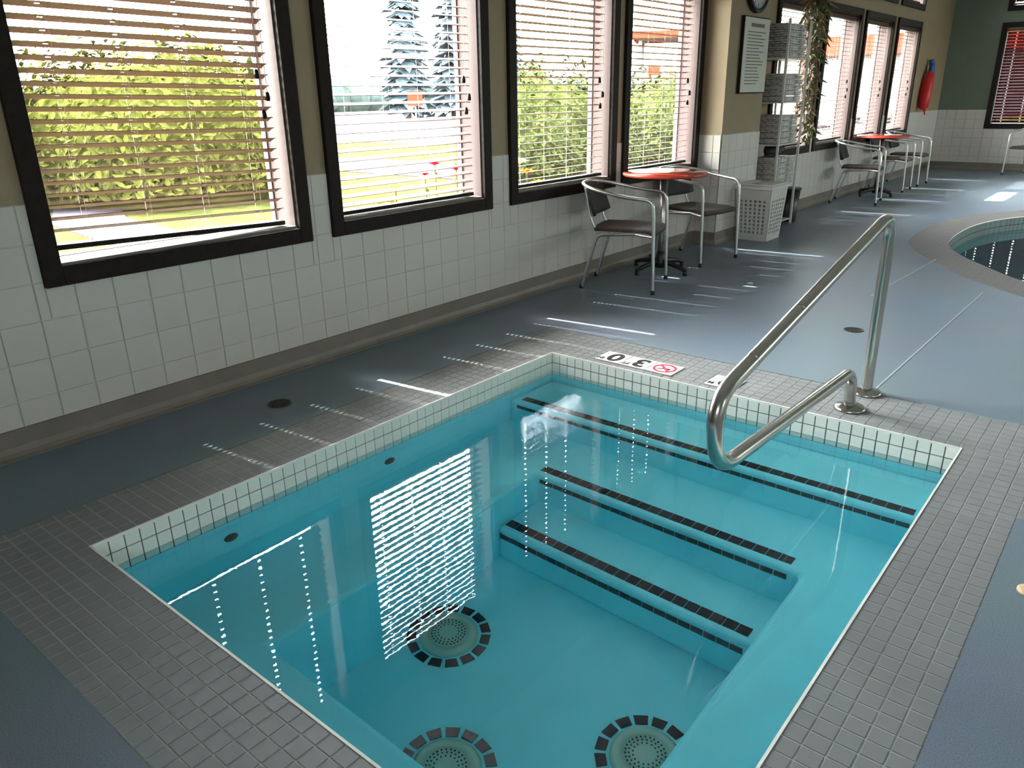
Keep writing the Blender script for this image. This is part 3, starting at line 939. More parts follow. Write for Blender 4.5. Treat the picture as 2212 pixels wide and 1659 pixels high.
tag(MB().lathe([(0.034,0.0),(0.034,0.006),(0.026,0.010),(0.006,0.012)], 18).build('deck_plug', 'tan_cap'), 'tan round cap on the deck at the right picture edge', 'cap').location = (-0.052, 2.345, 0)

# ------------------------------------------------------------------ swimming pool
sp = thing('swimming_pool', 'curved swimming pool with dark teal water at the right', 'swimming pool', (1.5, 9.0, 0))
S0 = Vector((1.5, 9.0, 0))
pw = MB()
n = len(POOL)
pv = [(x-S0.x, y-S0.y, -0.004) for x, y in POOL] + [(x-S0.x, y-S0.y, -0.30) for x, y in POOL] + [(x-S0.x, y-S0.y, -1.5) for x, y in POOL]
MB().add(pv[n:], [tuple(range(n, 2*n))] + [(i, (i+1) % n, n+(i+1) % n, n+i) for i in range(n)]).build('basin', 'deep_plaster', sp)
MB().add(pv[:2*n], [(i, (i+1) % n, n+(i+1) % n, n+i) for i in range(n)]).build('tile_grout', 'dark_grout', sp)
tl = MB()
for i in range(n):
    a, b = Vector((*POOL[i], 0)) - S0, Vector((*POOL[(i+1) % n], 0)) - S0
    d = (b-a); L = d.length; d.normalize()
    nr = Vector((-d.y, d.x, 0))
    if (a+b).dot(nr) > 0: nr = -nr
    m_ = max(1, int(round(L/0.075)))
    for k in range(m_):
        for r in range(3):
            p, q = a + d*(L*k/m_+0.003), a + d*(L*(k+1)/m_-0.003)
            z1, z0 = -0.006-r*0.075, -0.006-(r+1)*0.075+0.006
            o2 = nr*0.005
            tl.add([p+o2+Vector((0,0,z0)), q+o2+Vector((0,0,z0)), q+o2+Vector((0,0,z1)), p+o2+Vector((0,0,z1))], [(0,1,2,3)])
stuff(tl.build('waterline_tiles', 'pool_tile', sp))
pc = flat_fill('pool_coping', [POOL_OUT, POOL], 0.0005, 'pool_coping')
struct(pc, 'grey tiled band around the swimming pool')
pw_ = flat_fill('swimming_pool_water', [POOL], 0.0, 'pool_water')
pw_.location = (0, 0, -0.125)
tag(pw_, 'dark teal water in the curved swimming pool', 'water', kind='stuff')

# ------------------------------------------------------------------ chairs and tables
def make_chair():
    c = thing('armchair', 'x', 'chair', (0,0,0), 0, 'metal armchairs')
    tr_ = 0.0125
    for s in (-1, 1):
        lg = MB().tube([(0.252, s*0.262, 0.012), (0.235, s*0.262, 0.54)], tr_, 10).build('front_leg', 'aluminium', c)
        MB().lathe([(0.015,0.0),(0.016,0.012),(0.014,0.03)], 10, (0.253, s*0.262, 0.0)).build('foot', 'rubber', lg)
        bl_ = MB().tube(fillet([(-0.285, s*0.215, 0.012), (-0.175, s*0.215, 0.40), (0.10, s*0.215, 0.415)], 0.05, 5), tr_, 10).build('rear_leg', 'aluminium', c)
        MB().lathe([(0.015,0.0),(0.016,0.012),(0.014,0.03)], 10, (-0.288, s*0.215, 0.0)).build('foot', 'rubber', bl_)
        MB().tube([(0.238, s*0.262, 0.405), (0.10, s*0.215, 0.413)], 0.009, 8).build('stretcher', 'aluminium', c)
        MB().tube(fillet([(-0.19, s*0.17, 0.415), (-0.235, s*0.17, 0.50), (-0.285, s*0.165, 0.735)], 0.04, 4), 0.010, 8).build('back_post', 'aluminium', c)
    arm = fillet([(0.235, -0.262, 0.54), (0.225, -0.265, 0.655), (0.02, -0.275, 0.675), (-0.22, -0.245, 0.725), (-0.315, -0.13, 0.745), (-0.33, 0.0, 0.748),
                  (-0.315, 0.13, 0.745), (-0.22, 0.245, 0.725), (0.02, 0.275, 0.675), (0.225, 0.265, 0.655), (0.235, 0.262, 0.54)],
                 [0.075,0.08,0.12,0.07,0.06,0.07,0.12,0.08,0.075], 6)
    MB().tube(arm, tr_, 10).build('arm_tube', 'aluminium', c)
    # seat with rounded plan and slight dish
    def pad(nu, nv, f, th):
        mb = MB(); vs = []; fs = []
        for s in (0, 1):
            for i in range(nu):
                for j in range(nv):
                    p = f(i/(nu-1), j/(nv-1)); vs.append((p[0][0] + p[1][0]*th*s, p[0][1] + p[1][1]*th*s, p[0][2] + p[1][2]*th*s))
        N = nu*nv
        for i in range(nu-1):
            for j in range(nv-1):
                a = i*nv+j
                fs += [(a, a+1, a+nv+1, a+nv), (N+a, N+a+nv, N+a+nv+1, N+a+1)]
        rim = [i*nv for i in range(nu)] + [(nu-1)*nv+j for j in range(1, nv)] + [i*nv+nv-1 for i in range(nu-2, -1, -1)] + [j for j in range(nv-2, 0, -1)]
        for k in range(len(rim)):
            a, b = rim[k], rim[(k+1) % len(rim)]
            fs.append((a, b, N+b, N+a))
        return mb.add(vs, fs, True)
    def fs_(u, v):
        y = (v-0.5)*2
        w = 0.225 - 0.02*(1-u)
        x = -0.20 + 0.44*u + 0.02*(1-y*y)*(1 if u > 0.5 else -1)
        z = 0.425 - 0.012*(1-y*y)*math.sin(PI*u) - 0.02*max(0, u-0.85)/0.15
        return ((x, y*w, z), (0, 0, 1))
    pad(12, 10, fs_, 0.022).build('seat', 'brown_weave', c)
    def fb_(u, v):
        y = (v-0.5)*2
        z = 0.515 + 0.225*u
        x = -0.235 - 0.07*u + 0.055*(y*y)*1.0 - 0.018
        return ((x, y*(0.215), z - 0.018*(y**4)*u + 0.02*(y**4)*(1-u)), (1, 0, 0))
    pad(8, 12, fb_, 0.014).build('backrest', 'black_pad', c)
    return c
CH = [(-2.985, 4.925, 19, 'near metal armchair left of the red table, arms towards the pool'),
      (-3.03, 6.10, -8, 'metal armchair right of the near red table, beside the laundry basket'),
      (-3.01, 10.52, 9, 'metal armchair left of the far red table'),
      (-3.06, 12.06, 3, 'metal armchair just right of the far red table'),
      (-3.06, 12.93, 0, 'rightmost metal armchair by the windows, before the rescue tube'),
      (-1.78, 15.25, -112, 'metal armchair against the green end wall, cut by the right edge')]
chair0 = make_chair()
for i, (x, y, a, lab) in enumerate(CH):
    c = chair0 if i == 0 else copy_tree(chair0)
    c.location = (x, y, 0); c.rotation_euler = (0, 0, math.radians(a)); c['label'] = lab

def make_table():
    t_ = thing('cafe_table', 'x', 'table', (0,0,0), 0, 'round red cafe tables')
    MB().lathe([(0.310,0.747),(0.320,0.751),(0.324,0.761),(0.321,0.773)], 48).build('edge_band', 'red_edge', t_)
    MB().lathe([(0.319,0.760),(0.319,0.775),(0.02,0.7752)], 48).build('table_top', 'red_laminate', t_)
    MB().lathe([(0.028,0.04),(0.028,0.735)], 20).build('column', 'aluminium', t_)
    MB().lathe([(0.12,0.728),(0.12,0.742),(0.05,0.743)], 20).build('top_plate', 'black_iron', t_)
    MB().lathe([(0.045,0.03),(0.05,0.075),(0.034,0.12),(0.030,0.16)], 20).build('hub', 'black_iron', t_)
    for k in range(4):
        a = PI/4*1.0 + k*PI/2
        d = Vector((math.cos(a), math.sin(a), 0))
        lg = MB().tube([d*0.02+Vector((0,0,0.075)), d*0.10+Vector((0,0,0.075)), d*0.20+Vector((0,0,0.058)), d*0.27+Vector((0,0,0.036))], [0.022,0.021,0.018,0.014], 10).build('base_leg', 'black_iron', t_)
        q = d*0.262
        MB().lathe([(0.016,0.0),(0.018,0.012),(0.015,0.035)], 10, (q.x, q.y, 0)).build('foot', 'rubber', lg)
    return t_
tb = make_table()
tb['label'] = 'round red topped cafe table between the two near chairs'
tb.location = (-3.02, 5.50, 0); tb.rotation_euler = (0, 0, 0.55)
t2 = copy_tree(tb)
t2['label'] = 'round red topped cafe table at the far windows'
t2.location = (-3.02, 11.35, 0); t2.rotation_euler = (0, 0, 0.3)

# ------------------------------------------------------------------ laundry basket and bin
def make_basket():
    t_ = thing('laundry_basket', 'tall white plastic laundry basket with rows of holes', 'basket', (-2.98, 7.35, 0))
    hx0, hy0, hx1, hy1, H = 0.145, 0.155, 0.172, 0.20, 0.50
    def wallgrid(side):
        """one side as a lattice of bars around square holes"""
        mb = MB()
        cols, rows = (6, 9)
        def pt(u, v, off):
            hx, hy = hx0 + (hx1-hx0)*v, hy0 + (hy1-hy0)*v
            z = v*H
            if side == 'a': return (-hx + 2*hx*u, -hy - off, z)
            if side == 'b': return (hx - 2*hx*u, hy + off, z)
            if side == 'c': return (hx + off, -hy + 2*hy*u, z)
            return (-hx - off, hy - 2*hy*u, z)
        us = [0.0]; vs_ = [0.0]
        for k in range(cols): us += [(k+1.1)/(cols+1.2)-0.030, (k+1.1)/(cols+1.2)+0.030]
        us.append(1.0)
        for k in range(rows): vs_ += [0.12+0.66*(k+0.5)/rows-0.021, 0.12+0.66*(k+0.5)/rows+0.021]
        vs_.append(1.0)
        nu, nv = len(us), len(vs_)
        V = [pt(u, v, o) for o in (0, 0.004) for u in us for v in vs_]
        N = nu*nv
        F = []
        for i in range(nu-1):
            for j in range(nv-1):
                a, b, c, d = i*nv+j, (i+1)*nv+j, (i+1)*nv+j+1, i*nv+j+1
                if i % 2 == 1 and j % 2 == 1:
                    for p, q in ((a,b),(b,c),(c,d),(d,a)): F.append((p, q, N+q, N+p))
                else:
                    F += [(a, d, c, b), (N+a, N+b, N+c, N+d)]
        return mb.add(V, F)
    for s in 'abcd':
        wallgrid(s).build('side_panel', 'white_plastic', t_)
    MB().box((-hx0,-hy0,0.0),(hx0,hy0,0.006)).build('bottom', 'white_plastic', t_)
    # rim with hand holes
    rp = [(-hx1-0.012,-hy1-0.012),(hx1+0.012,-hy1-0.012),(hx1+0.012,hy1+0.012),(-hx1-0.012,hy1+0.012)]
    rim = MB()
    rim.box((-hx1-0.014,-hy1-0.014,H-0.02),(hx1+0.014,-hy1+0.004,H+0.014)).box((-hx1-0.014,hy1-0.004,H-0.02),(hx1+0.014,hy1+0.014,H+0.014))
    rim.box((-hx1-0.014,-hy1+0.004,H-0.02),(-hx1+0.004,hy1-0.004,H+0.014)).box((hx1-0.004,-hy1+0.004,H-0.02),(hx1+0.014,hy1-0.004,H+0.014))
    rim.build('rim', 'white_plastic', t_, bevel=0.006)
    lid = MB().box((-hx1-0.01,-hy1-0.01,H+0.014),(hx1+0.01,hy1+0.01,H+0.030)).build('lid', 'white_plastic', t_, bevel=0.008)
    for yy in (-hy1+0.07, hy1-0.10):
        MB().add([(0.055*math.cos(2*PI*k/20), yy+0.022*math.sin(2*PI*k/20), H+0.0302) for k in range(20)] + [(0.055*math.cos(2*PI*k/20), yy+0.022*math.sin(2*PI*k/20), H+0.0312) for k in range(20)],
                 [tuple(range(20,40))] + [(k, (k+1)%20, 20+(k+1)%20, 20+k) for k in range(20)]).build('hand_hole', 'print_grey', lid)
    return t_
make_basket()
wb = thing('waste_bin', 'black tapered waste bin behind the white laundry basket', 'bin', (-3.165, 8.56, 0))
MB().lathe([(0.09,0.0),(0.10,0.02),(0.120,0.34),(0.112,0.34),(0.095,0.03),(0.02,0.028)], 24).build('body', 'dark_plastic', wb)
MB().lathe([(0.115,0.335),(0.130,0.335),(0.130,0.355),(0.115,0.355)], 24).build('rim', 'dark_plastic', wb)

# ------------------------------------------------------------------ towel rack with folded towels
rx0, rx1, ry0, ry1 = -3.345, -3.06, 7.84, 8.40
rk = thing('towel_rack', 'tall white open rack holding stacks of folded towels', 'shelf', ((rx0+rx1)/2, (ry0+ry1)/2, 0))
rc = Vector(((rx0+rx1)/2, (ry0+ry1)/2, 0))
SH = [0.06, 0.44, 0.845, 1.245, 1.65]
for x in (rx0, rx1):
    for y in (ry0, ry1):
        MB().box(tuple(Vector((x-0.011, y-0.011, 0))-rc), tuple(Vector((x+0.011, y+0.011, 1.99))-rc)).build('post', 'white_plastic', rk, bevel=0.003)
for z in SH:
    s = MB().box(tuple(Vector((rx0+0.011, ry0, z-0.016))-rc), tuple(Vector((rx1-0.011, ry1, z))-rc)).build('shelf_board', 'white_plastic', rk, bevel=0.002)
names = ['bottom', 'second lowest', 'middle', 'second highest', 'top']
ordn = ['topmost', 'second from the top', 'third from the top', 'second from the bottom', 'lowest']
def towel(x, y, z, dx, dy, h, material, label, group):
    mb = MB(); nseg = 8
    prof = []
    # folded slab: rounded fold on the +X and -Y sides, layered
    lay = 3
    for l in range(lay):
        z0, z1 = h*l/lay, h*(l+1)/lay
        r = (z1-z0)/2
        pts = [(-dx/2, z0+0.001)]
        for k in range(nseg+1):
            a = -PI/2 + PI*k/nseg
            pts.append((dx/2 - r + r*math.cos(a), (z0+z1)/2 + r*0.97*math.sin(a)))
        pts.append((-dx/2, z1-0.001))
        m = len(pts)
        j = random.uniform(-0.006, 0.006)
        steps = 5
        vs = []
        for q in range(steps+1):
            yy = -dy/2 + dy*q/steps + (j if q in (0, steps) else 0)
            sc = 1.0 if 0 < q < steps else 0.985
            wv = 0.002*math.sin(q*2.1+l+z*17)
            vs += [(px*sc, yy, (pz - (z0+z1)/2)*(sc if 0<q<steps else 0.8) + (z0+z1)/2 + wv) for px, pz in pts]
        fs = []
        for q in range(steps):
            for k in range(m):
                k2 = (k+1) % m
                fs.append((q*m+k, (q+1)*m+k, (q+1)*m+k2, q*m+k2))
        fs += [tuple(range(m)), tuple(range((steps+1)*m-1, steps*m-1, -1))]
        mb.add(vs, fs, True)
    o = mb.build('folded_towel', material)
    o.location = (x, y, z)
    return tag(o, label, 'towel', group)
for si, z in enumerate(SH):
    if si == 0: continue
    n = 5
    hh = [0.055, 0.054, 0.055, 0.052, 0.061][si]
    for k in range(n):
        od = ordn[n-1-k] if n == 5 else ordn[k]
        towel(rc.x+random.uniform(-0.006,0.006), rc.y+random.uniform(-0.008,0.008), z+0.0025+k*hh, 0.245, 0.50, hh-0.0025, 'towel_grey',
              'grey folded towel, %s on the %s shelf' % (od, names[si]), 'folded towels on the rack')
# dark bag lying on the second lowest stack
bag = MB()
bm_v, bm_f = [], []
for i in range(9):
    for k in range(12):
        u, a = i/8, 2*PI*k/12
        r_ = 0.052*math.sin(PI*min(max(u, 0.06), 0.94))**0.5*(1+0.12*math.sin(3*a+i))
        bm_v.append((r_*1.4*math.cos(a), -0.2+0.4*u, 0.053 + r_*0.95*math.sin(a)))
for i in range(8):
    for k in range(12):
        k2 = (k+1) % 12
        bm_f.append((i*12+k, (i+1)*12+k, (i+1)*12+k2, i*12+k2))
bm_f += [tuple(range(12)), tuple(range(107, 95, -1))]
bag.add(bm_v, bm_f, True)
bt = thing('cloth_bag', 'dark rolled bag lying on towels on the second lowest shelf', 'bag', (rc.x+0.0, rc.y, SH[1]+5*0.054+0.008))
bag.build('body', 'black_pad', bt)
for yy in (-0.09, 0.09):
    MB().tube([(0.077*math.cos(a)*0.97, yy, 0.053+0.055*math.sin(a)) for a in [PI*2*k/16 for k in range(17)]], 0.004, 6).build('strap', 'print_black', bt)

# ------------------------------------------------------------------ notice board, clock
nb = thing('notice_board', 'framed pool rules notice on the tan pilaster', 'notice', (PX0+0.01, 7.27, 1.65))
MB().box((0.0,-0.28,-0.32),(0.022,0.28,0.32)).build('backing', 'dark_wood', nb)
MB().box((0.022,-0.27,-0.31),(0.026,0.27,0.31)).build('sheet', 'paper', nb)
MB().box((0.026,-0.14,0.235),(0.0268,0.15,0.265)).build('heading_line', 'print_grey', nb)
for k in range(17):
    z = 0.19 - k*0.027
    MB().box((0.026,-0.20,z),(0.0266,-0.20+random.uniform(0.24,0.40),z+0.008)).build('print_line', 'print_grey', nb)
cl = thing('wall_clock', 'round black rimmed wall clock above the rules notice', 'clock', (PX0, 7.245, 2.225))
RM = Matrix.Rotation(PI/2, 4, 'Y')
MB().lathe([(0.205,0.0),(0.225,0.01),(0.225,0.045),(0.205,0.052),(0.190,0.040),(0.190,0.021)], 40, M=RM).build('rim', 'dark_plastic', cl)
MB().lathe([(0.195,0.02),(0.195,0.034),(0.01,0.0342)], 40, M=RM).build('face', 'clock_face', cl)
for k in range(12):
    a = 2*PI*k/12
    MB().box((0.034,-0.004,0.150),(0.0352,0.004,0.175), Matrix.Rotation(a,4,'X')).build('hour_mark', 'print_black', cl)
MB().box((0.036,-0.006,-0.02),(0.038,0.006,0.10), Matrix.Rotation(0.9,4,'X')).build('hour_hand', 'print_black', cl)
MB().box((0.039,-0.004,-0.02),(0.041,0.004,0.15), Matrix.Rotation(2.4,4,'X')).build('minute_hand', 'print_black', cl)

# ------------------------------------------------------------------ hanging plant
hp_ = thing('hanging_plant', 'hanging pot with long dry trailing vines before the windows', 'plant', (-3.10, 8.60, 0))
MB().lathe([(0.10,2.30),(0.15,2.32),(0.175,2.50),(0.185,2.50),(0.185,2.53),(0.165,2.53),(0.16,2.49),(0.02,2.485)], 24).build('pot', 'terracotta', hp_)
for k in range(3):
    a = 2*PI*k/3
    MB().tube([(0.175*math.cos(a),0.175*math.sin(a),2.52),(0.0,0.0,3.0)], 0.003, 6).build('hanger_wire', 'print_black', hp_)
MB().tube([(0,0,3.0),(0,0,3.3)], 0.004, 6).build('hanger_hook', 'print_black', hp_)
def leaf(mb, p, d, L, W):
    d = Vector(d).normalized()
    sd = d.cross(Vector((random.uniform(-1,1), random.uniform(-1,1), 0.3))).normalized()
    up = sd.cross(d)
    a = p + d*L*0.35 + sd*W/2 + up*0.01; b = p + d*L*0.35 - sd*W/2 + up*0.01
    c = p + d*L*0.7 + sd*W*0.35 - up*0.0; e_ = p + d*L*0.7 - sd*W*0.35
    mb.add([p, a, c, p+d*L-up*0.012, e_, b], [(0,1,2,4,5),(2,3,4)])
random.seed(21)
for k in range(20):
    a = 2*PI*k/20 + random.uniform(-0.2,0.2)
    rr_ = 0.17
    ln = random.choice([0.35,0.5,0.9,1.2,1.45,1.55]) if k > 5 else random.uniform(1.1,1.6)
    pts = [Vector((0.08*math.cos(a),0.08*math.sin(a),2.50)), Vector((0.15*math.cos(a),0.15*math.sin(a),2.58)), Vector((0.20*math.cos(a),0.20*math.sin(a),2.48))]
    z = 2.48
    ox, oy = 0.20*math.cos(a)*0.6, 0.20*math.sin(a)*0.55
    drift = (random.uniform(-0.02,0.02), random.uniform(-0.01,0.05))
    while z > 2.48 - ln:
        z -= 0.12
        ox = ox*0.92 + random.uniform(-0.015,0.015) + drift[0]*0.3; oy = oy*0.92 + random.uniform(-0.02,0.02) + drift[1]*0.3
        pts.append(Vector((ox, oy, z)))
    v = MB().tube(pts, 0.004, 5).build('vine', 'stem_brown', hp_)
    lv = MB()
    dry = ln > 0.8 and k % 3 != 0
    for p in pts[1:]:
        for q in range(3):
            leaf(lv, p + Vector((0,0,random.uniform(-0.05,0.05))), (random.uniform(-1,1), random.uniform(-1,1), random.uniform(-1.4,-0.1)), random.uniform(0.09,0.17), random.uniform(0.018,0.032))
    lv.build('leaves', 'leaf_dry' if dry else 'leaf_plant', v)
tuft = MB()
for k in range(120):
    a = random.uniform(0, 2*PI)
    p = Vector((0.13*math.cos(a), 0.13*math.sin(a), 2.50))
    leaf(tuft, p, (math.cos(a), math.sin(a), random.uniform(-0.9,0.7)), random.uniform(0.15,0.30), 0.03)
stuff(tuft.build('crown_leaves', 'leaf_plant', hp_))
random.seed(5)

# ------------------------------------------------------------------ rescue tube on its hook
rt = thing('rescue_tube', 'red rescue tube with blue strap hanging by the green wall', 'rescue tube', (WX+0.06, 14.50, 1.0))
MB().tube([(0.03,-0.09,0.02),(0.03,-0.08,0.06),(0.03,-0.05,0.25),(0.03,-0.01,0.45),(0.03,0.02,0.56),(0.03,0.03,0.60)], [0.03,0.075,0.09,0.085,0.06,0.02], 16).build('float_body', 'rescue_red', rt)
MB().tube(fillet([(0.03,0.06,0.58),(0.03,0.10,0.70),(0.02,0.14,0.62),(0.03,0.17,0.40),(0.03,0.16,0.25),(0.03,0.19,0.38),(0.02,0.17,0.66),(0.0,0.12,0.77)], 0.05, 4), 0.042, 8).build('strap', 'rescue_blue', rt)
MB().tube([(-0.06,0.12,0.78),(0.02,0.12,0.78),(0.03,0.12,0.81)], 0.008, 8).build('hook', 'yellow', rt)
MB().tube([(0.03,-0.03,0.03),(0.04,0.02,-0.02),(0.03,0.06,0.02),(0.03,0.10,-0.06)], 0.010, 8).build('clip_cord', 'rescue_red', rt)

# ------------------------------------------------------------------ outdoors
GZ = -0.15
gr = struct(MB().box((-160,-80,GZ-0.3),(WX-0.22,160,GZ)).build('ground_lawn', 'lawn_grass'), 'lawn outside the windows')
struct(MB().box((WX-0.22,RY1+0.25,GZ-0.3),(RX1+0.25,80,GZ)).build('ground_lawn_end', 'lawn_grass'), 'lawn beyond the end wall')
# curved walk and parking lot
wk = MB()
cps = [(-3.6,6.8),(-5.0,5.6),(-7.0,4.6),(-9.0,4.2),(-11.0,4.4),(-14,5.6)]
L_, R_ = [], []
for i, p in enumerate(cps):
    a, b = Vector(cps[max(0,i-1)]), Vector(cps[min(len(cps)-1,i+1)])
    d = (b-a).normalized(); nrm = Vector((-d.y, d.x))*0.45
    L_.append(Vector(p)+nrm); R_.append(Vector(p)-nrm)
for i in range(len(cps)-1):
    q = [L_[i], R_[i], R_[i+1], L_[i+1]]
    wk.add([(v.x, v.y, GZ+0.02) for v in q] + [(v.x, v.y, GZ-0.05) for v in q], [(0,1,2,3),(0,4,5,1),(1,5,6,2),(2,6,7,3),(3,7,4,0)])
struct(wk.build('path', 'concrete_walk'), 'curved grey walk across the lawn')
struct(MB().box((-24,11.0,GZ-0.02),(-6.0,13.6,GZ+0.015)).box((-60,19,GZ-0.02),(-7,75,GZ+0.015)).build('parking_lot', 'asphalt'), 'pale asphalt drive and parking lot')

def bush(name, c, r, n, material, label, group=None, seed=1, leafsize=0.11):
    rnd = random.Random(seed)
    t_ = thing(name, label, 'hedge' if 'hedge' in name else 'bush', (c[0], c[1], GZ), 0, group)
    mb = MB()
    for k in range(n):
        u, v = rnd.uniform(0, 2*PI), rnd.uniform(-0.25, 1.0)
        rad = (1-max(0,v)**2)**0.5 if v > 0 else 1.0
        s = rnd.uniform(0.80, 1.06) * (1+0.10*math.sin(3*u+seed)+0.08*math.sin(7*u+2.2*v))
        p = Vector((r[0]*rad*math.cos(u)*s, r[1]*rad*math.sin(u)*s, r[2]*(0.28+0.72*v)*s))
        nrm = Vector((math.cos(u)*rad, math.sin(u)*rad, max(0.1,v))) + Vector((rnd.uniform(-.7,.7), rnd.uniform(-.7,.7), rnd.uniform(-.4,.9)))
        nrm.normalize()
        a = nrm.orthogonal().normalized(); b = nrm.cross(a)
        th = rnd.uniform(0, 2*PI)
        a, b = a*math.cos(th)+b*math.sin(th), b*math.cos(th)-a*math.sin(th)
        L = leafsize*rnd.uniform(0.7, 1.4)
        mb.add([p-a*L, p+b*L*0.45+nrm*L*0.15, p+a*L, p-b*L*0.45+nrm*L*0.15], [(0,1,2,3)])
    stuff(mb.build('foliage', material, t_))
    # leafy inner mass keeps the bush from being see-through
    core = MB()
    prof = [(0.75,0.0),(0.86,0.25),(0.80,0.5),(0.55,0.78),(0.2,0.90)]
    vs, fs = [], []
    nn = 20
    for rr_, z in prof:
        for k in range(nn):
            a = 2*PI*k/nn
            s = 1+0.10*math.sin(3*a+seed)
            vs.append((r[0]*rr_*math.cos(a)*s, r[1]*rr_*math.sin(a)*s, r[2]*z))
    for i in range(len(prof)-1):
        for k in range(nn):
            fs.append((i*nn+k, i*nn+(k+1) % nn, (i+1)*nn+(k+1) % nn, (i+1)*nn+k))
    fs.append(tuple(range((len(prof)-1)*nn, len(prof)*nn)))
    core.add(vs, fs, True)
    core.build('inner_branches', material, t_)
    for k in range(4):
        a = 2*PI*k/4+seed
        MB().tube([(0.1*r[0]*math.cos(a),0.1*r[1]*math.sin(a),0),(0.35*r[0]*math.cos(a),0.35*r[1]*math.sin(a),r[2]*0.5)], 0.03, 6).build('stem', 'bark', t_)
    return t_
bush('hedge', (-12.5, 1.0), (2.0, 2.2, 2.05), 12000, 'hedge_leaf', 'yellow green hedge left, seen through the nearest window', 'hedges outside', 3, 0.075)
bush('hedge', (-12.8, 6.6), (2.0, 2.6, 2.25), 12000, 'hedge_leaf', 'yellow green hedge right, seen through the nearest window', 'hedges outside', 8, 0.075)
bush('bush', (-9.6, 12.6), (1.6, 1.8, 1.85), 10000, 'bush_leaf', 'rounded green bush seen through the third window', 'bushes outside', 12, 0.062)
bush('bush', (-9.2, 16.6), (1.6, 1.7, 1.75), 10000, 'bush_leaf', 'rounded green bush seen through the window by the pilaster', 'bushes outside', 17, 0.062)

def spruce(x, y, h, r, label, seed):
    rnd = random.Random(seed)
    t_ = thing('spruce_tree', label, 'tree', (x, y, GZ), 0, 'spruces in the distance')
    MB().tube([(0,0,0),(0,0,h*0.95)], [0.22,0.03], 8).build('trunk', 'bark', t_)
    mb = MB()
    lay = 22
    for i in range(lay):
        z = h*(0.08 + 0.9*i/lay)
        rr_ = r*(1-i/lay)**0.85*rnd.uniform(0.85,1.1) + 0.12
        n = 16
        for k in range(n):
            a = 2*PI*k/n + rnd.uniform(-0.2,0.2)
            d = Vector((math.cos(a), math.sin(a), 0)); s = Vector((-d.y, d.x, 0))
            w = rr_*0.30
            rl = rr_*rnd.uniform(0.75,1.15)
            drop = rl*rnd.uniform(0.25,0.5)
            mb.add([Vector((0,0,z+0.3)), d*rl*0.5+s*w+Vector((0,0,z-drop*0.3)), d*rl+Vector((0,0,z-drop)), d*rl*0.5-s*w+Vector((0,0,z-drop*0.3)), d*rl*0.45+Vector((0,0,z-drop*0.9))],
                   [(0,1,2),(0,2,3),(1,4,2),(2,4,3)])
    stuff(mb.build('branches', 'spruce', t_))
spruce(-40, 37.5, 13.5, 2.0, 'tall blue spruce, left of the pair in the second window', 1)
spruce(-41, 43.0, 14.5, 2.0, 'tall blue spruce, right of the pair in the second window', 2)
spruce(-42, 50.5, 10.0, 1.7, 'lone spruce near the right side of the second window', 3)
spruce(-44, 31.0, 11.0, 1.8, 'spruce near the left side of the second window', 4)
def far_trees(x, y0, y1, seed, label):
    rnd = random.Random(seed)
    t_ = thing('tree_row', label, 'trees', (x, (y0+y1)/2, GZ))
    mb = MB()
    y = y0
    while y < y1:
        h = rnd.uniform(2.6, 4.2); w = rnd.uniform(1.5, 3.0)
        vs, fs = [], []
        n = 12
        for (rr_, z) in ((0.6,0.0),(1.0,0.3),(0.9,0.6),(0.55,0.88),(0.08,1.0)):
            for k in range(n):
                a = 2*PI*k/n
                s = rnd.uniform(0.85,1.15)
                vs.append((w*rr_*s*math.cos(a), y-(y0+y1)/2 + w*rr_*s*math.sin(a), h*z))
        for i in range(4):
            for k in range(n): fs.append((i*n+k, i*n+(k+1)%n, (i+1)*n+(k+1)%n, (i+1)*n+k))
        mb.add(vs, fs, True)
        y += w*1.2
    stuff(mb.build('crowns', 'far_tree', t_))
far_trees(-62, 10, 120, 4, 'distant dark tree line on the horizon')

def flower(x, y, z, material, label, s=0.05, cat_group='flowers outside the windows'):
    t_ = thing('flower', label, 'flower', (x, y, GZ), 0, cat_group)
    h = z - GZ
    MB().tube([(0.01,0.0,0.0),(0.005,0.01,h*0.5),(0,0,h)], 0.005, 6).build('stem', 'bush_leaf', t_)
    bl_ = MB()
    for ring, (n, rr_, up) in enumerate(((8, s, 0.25), (6, s*0.65, 0.6))):
        for k in range(n):
            a = 2*PI*k/n + ring*0.3
            d = Vector((math.cos(a), math.sin(a), 0)); q = Vector((-d.y, d.x, 0))
            o = Vector((0,0,h))
            bl_.add([o, o+d*rr_*0.6+q*rr_*0.35+Vector((0,0,rr_*up)), o+d*rr_+Vector((0,0,rr_*up*1.3)), o+d*rr_*0.6-q*rr_*0.35+Vector((0,0,rr_*up))], [(0,1,2,3)])
    bl_.build('petals', material, t_)
    MB().lathe([(0.004,h-0.005),(s*0.25,h+s*0.2),(s*0.2,h+s*0.4),(0.003,h+s*0.45)], 10).build('centre', 'flower_yellow', t_)
    lv = MB()
    for k in range(8): leaf(lv, Vector((0,0,h*random.uniform(0.2,0.9))), (random.uniform(-1,1), random.uniform(-1,1), random.uniform(0,0.8)), 0.10, 0.035)
    lv.build('leaves', 'bush_leaf', t_)
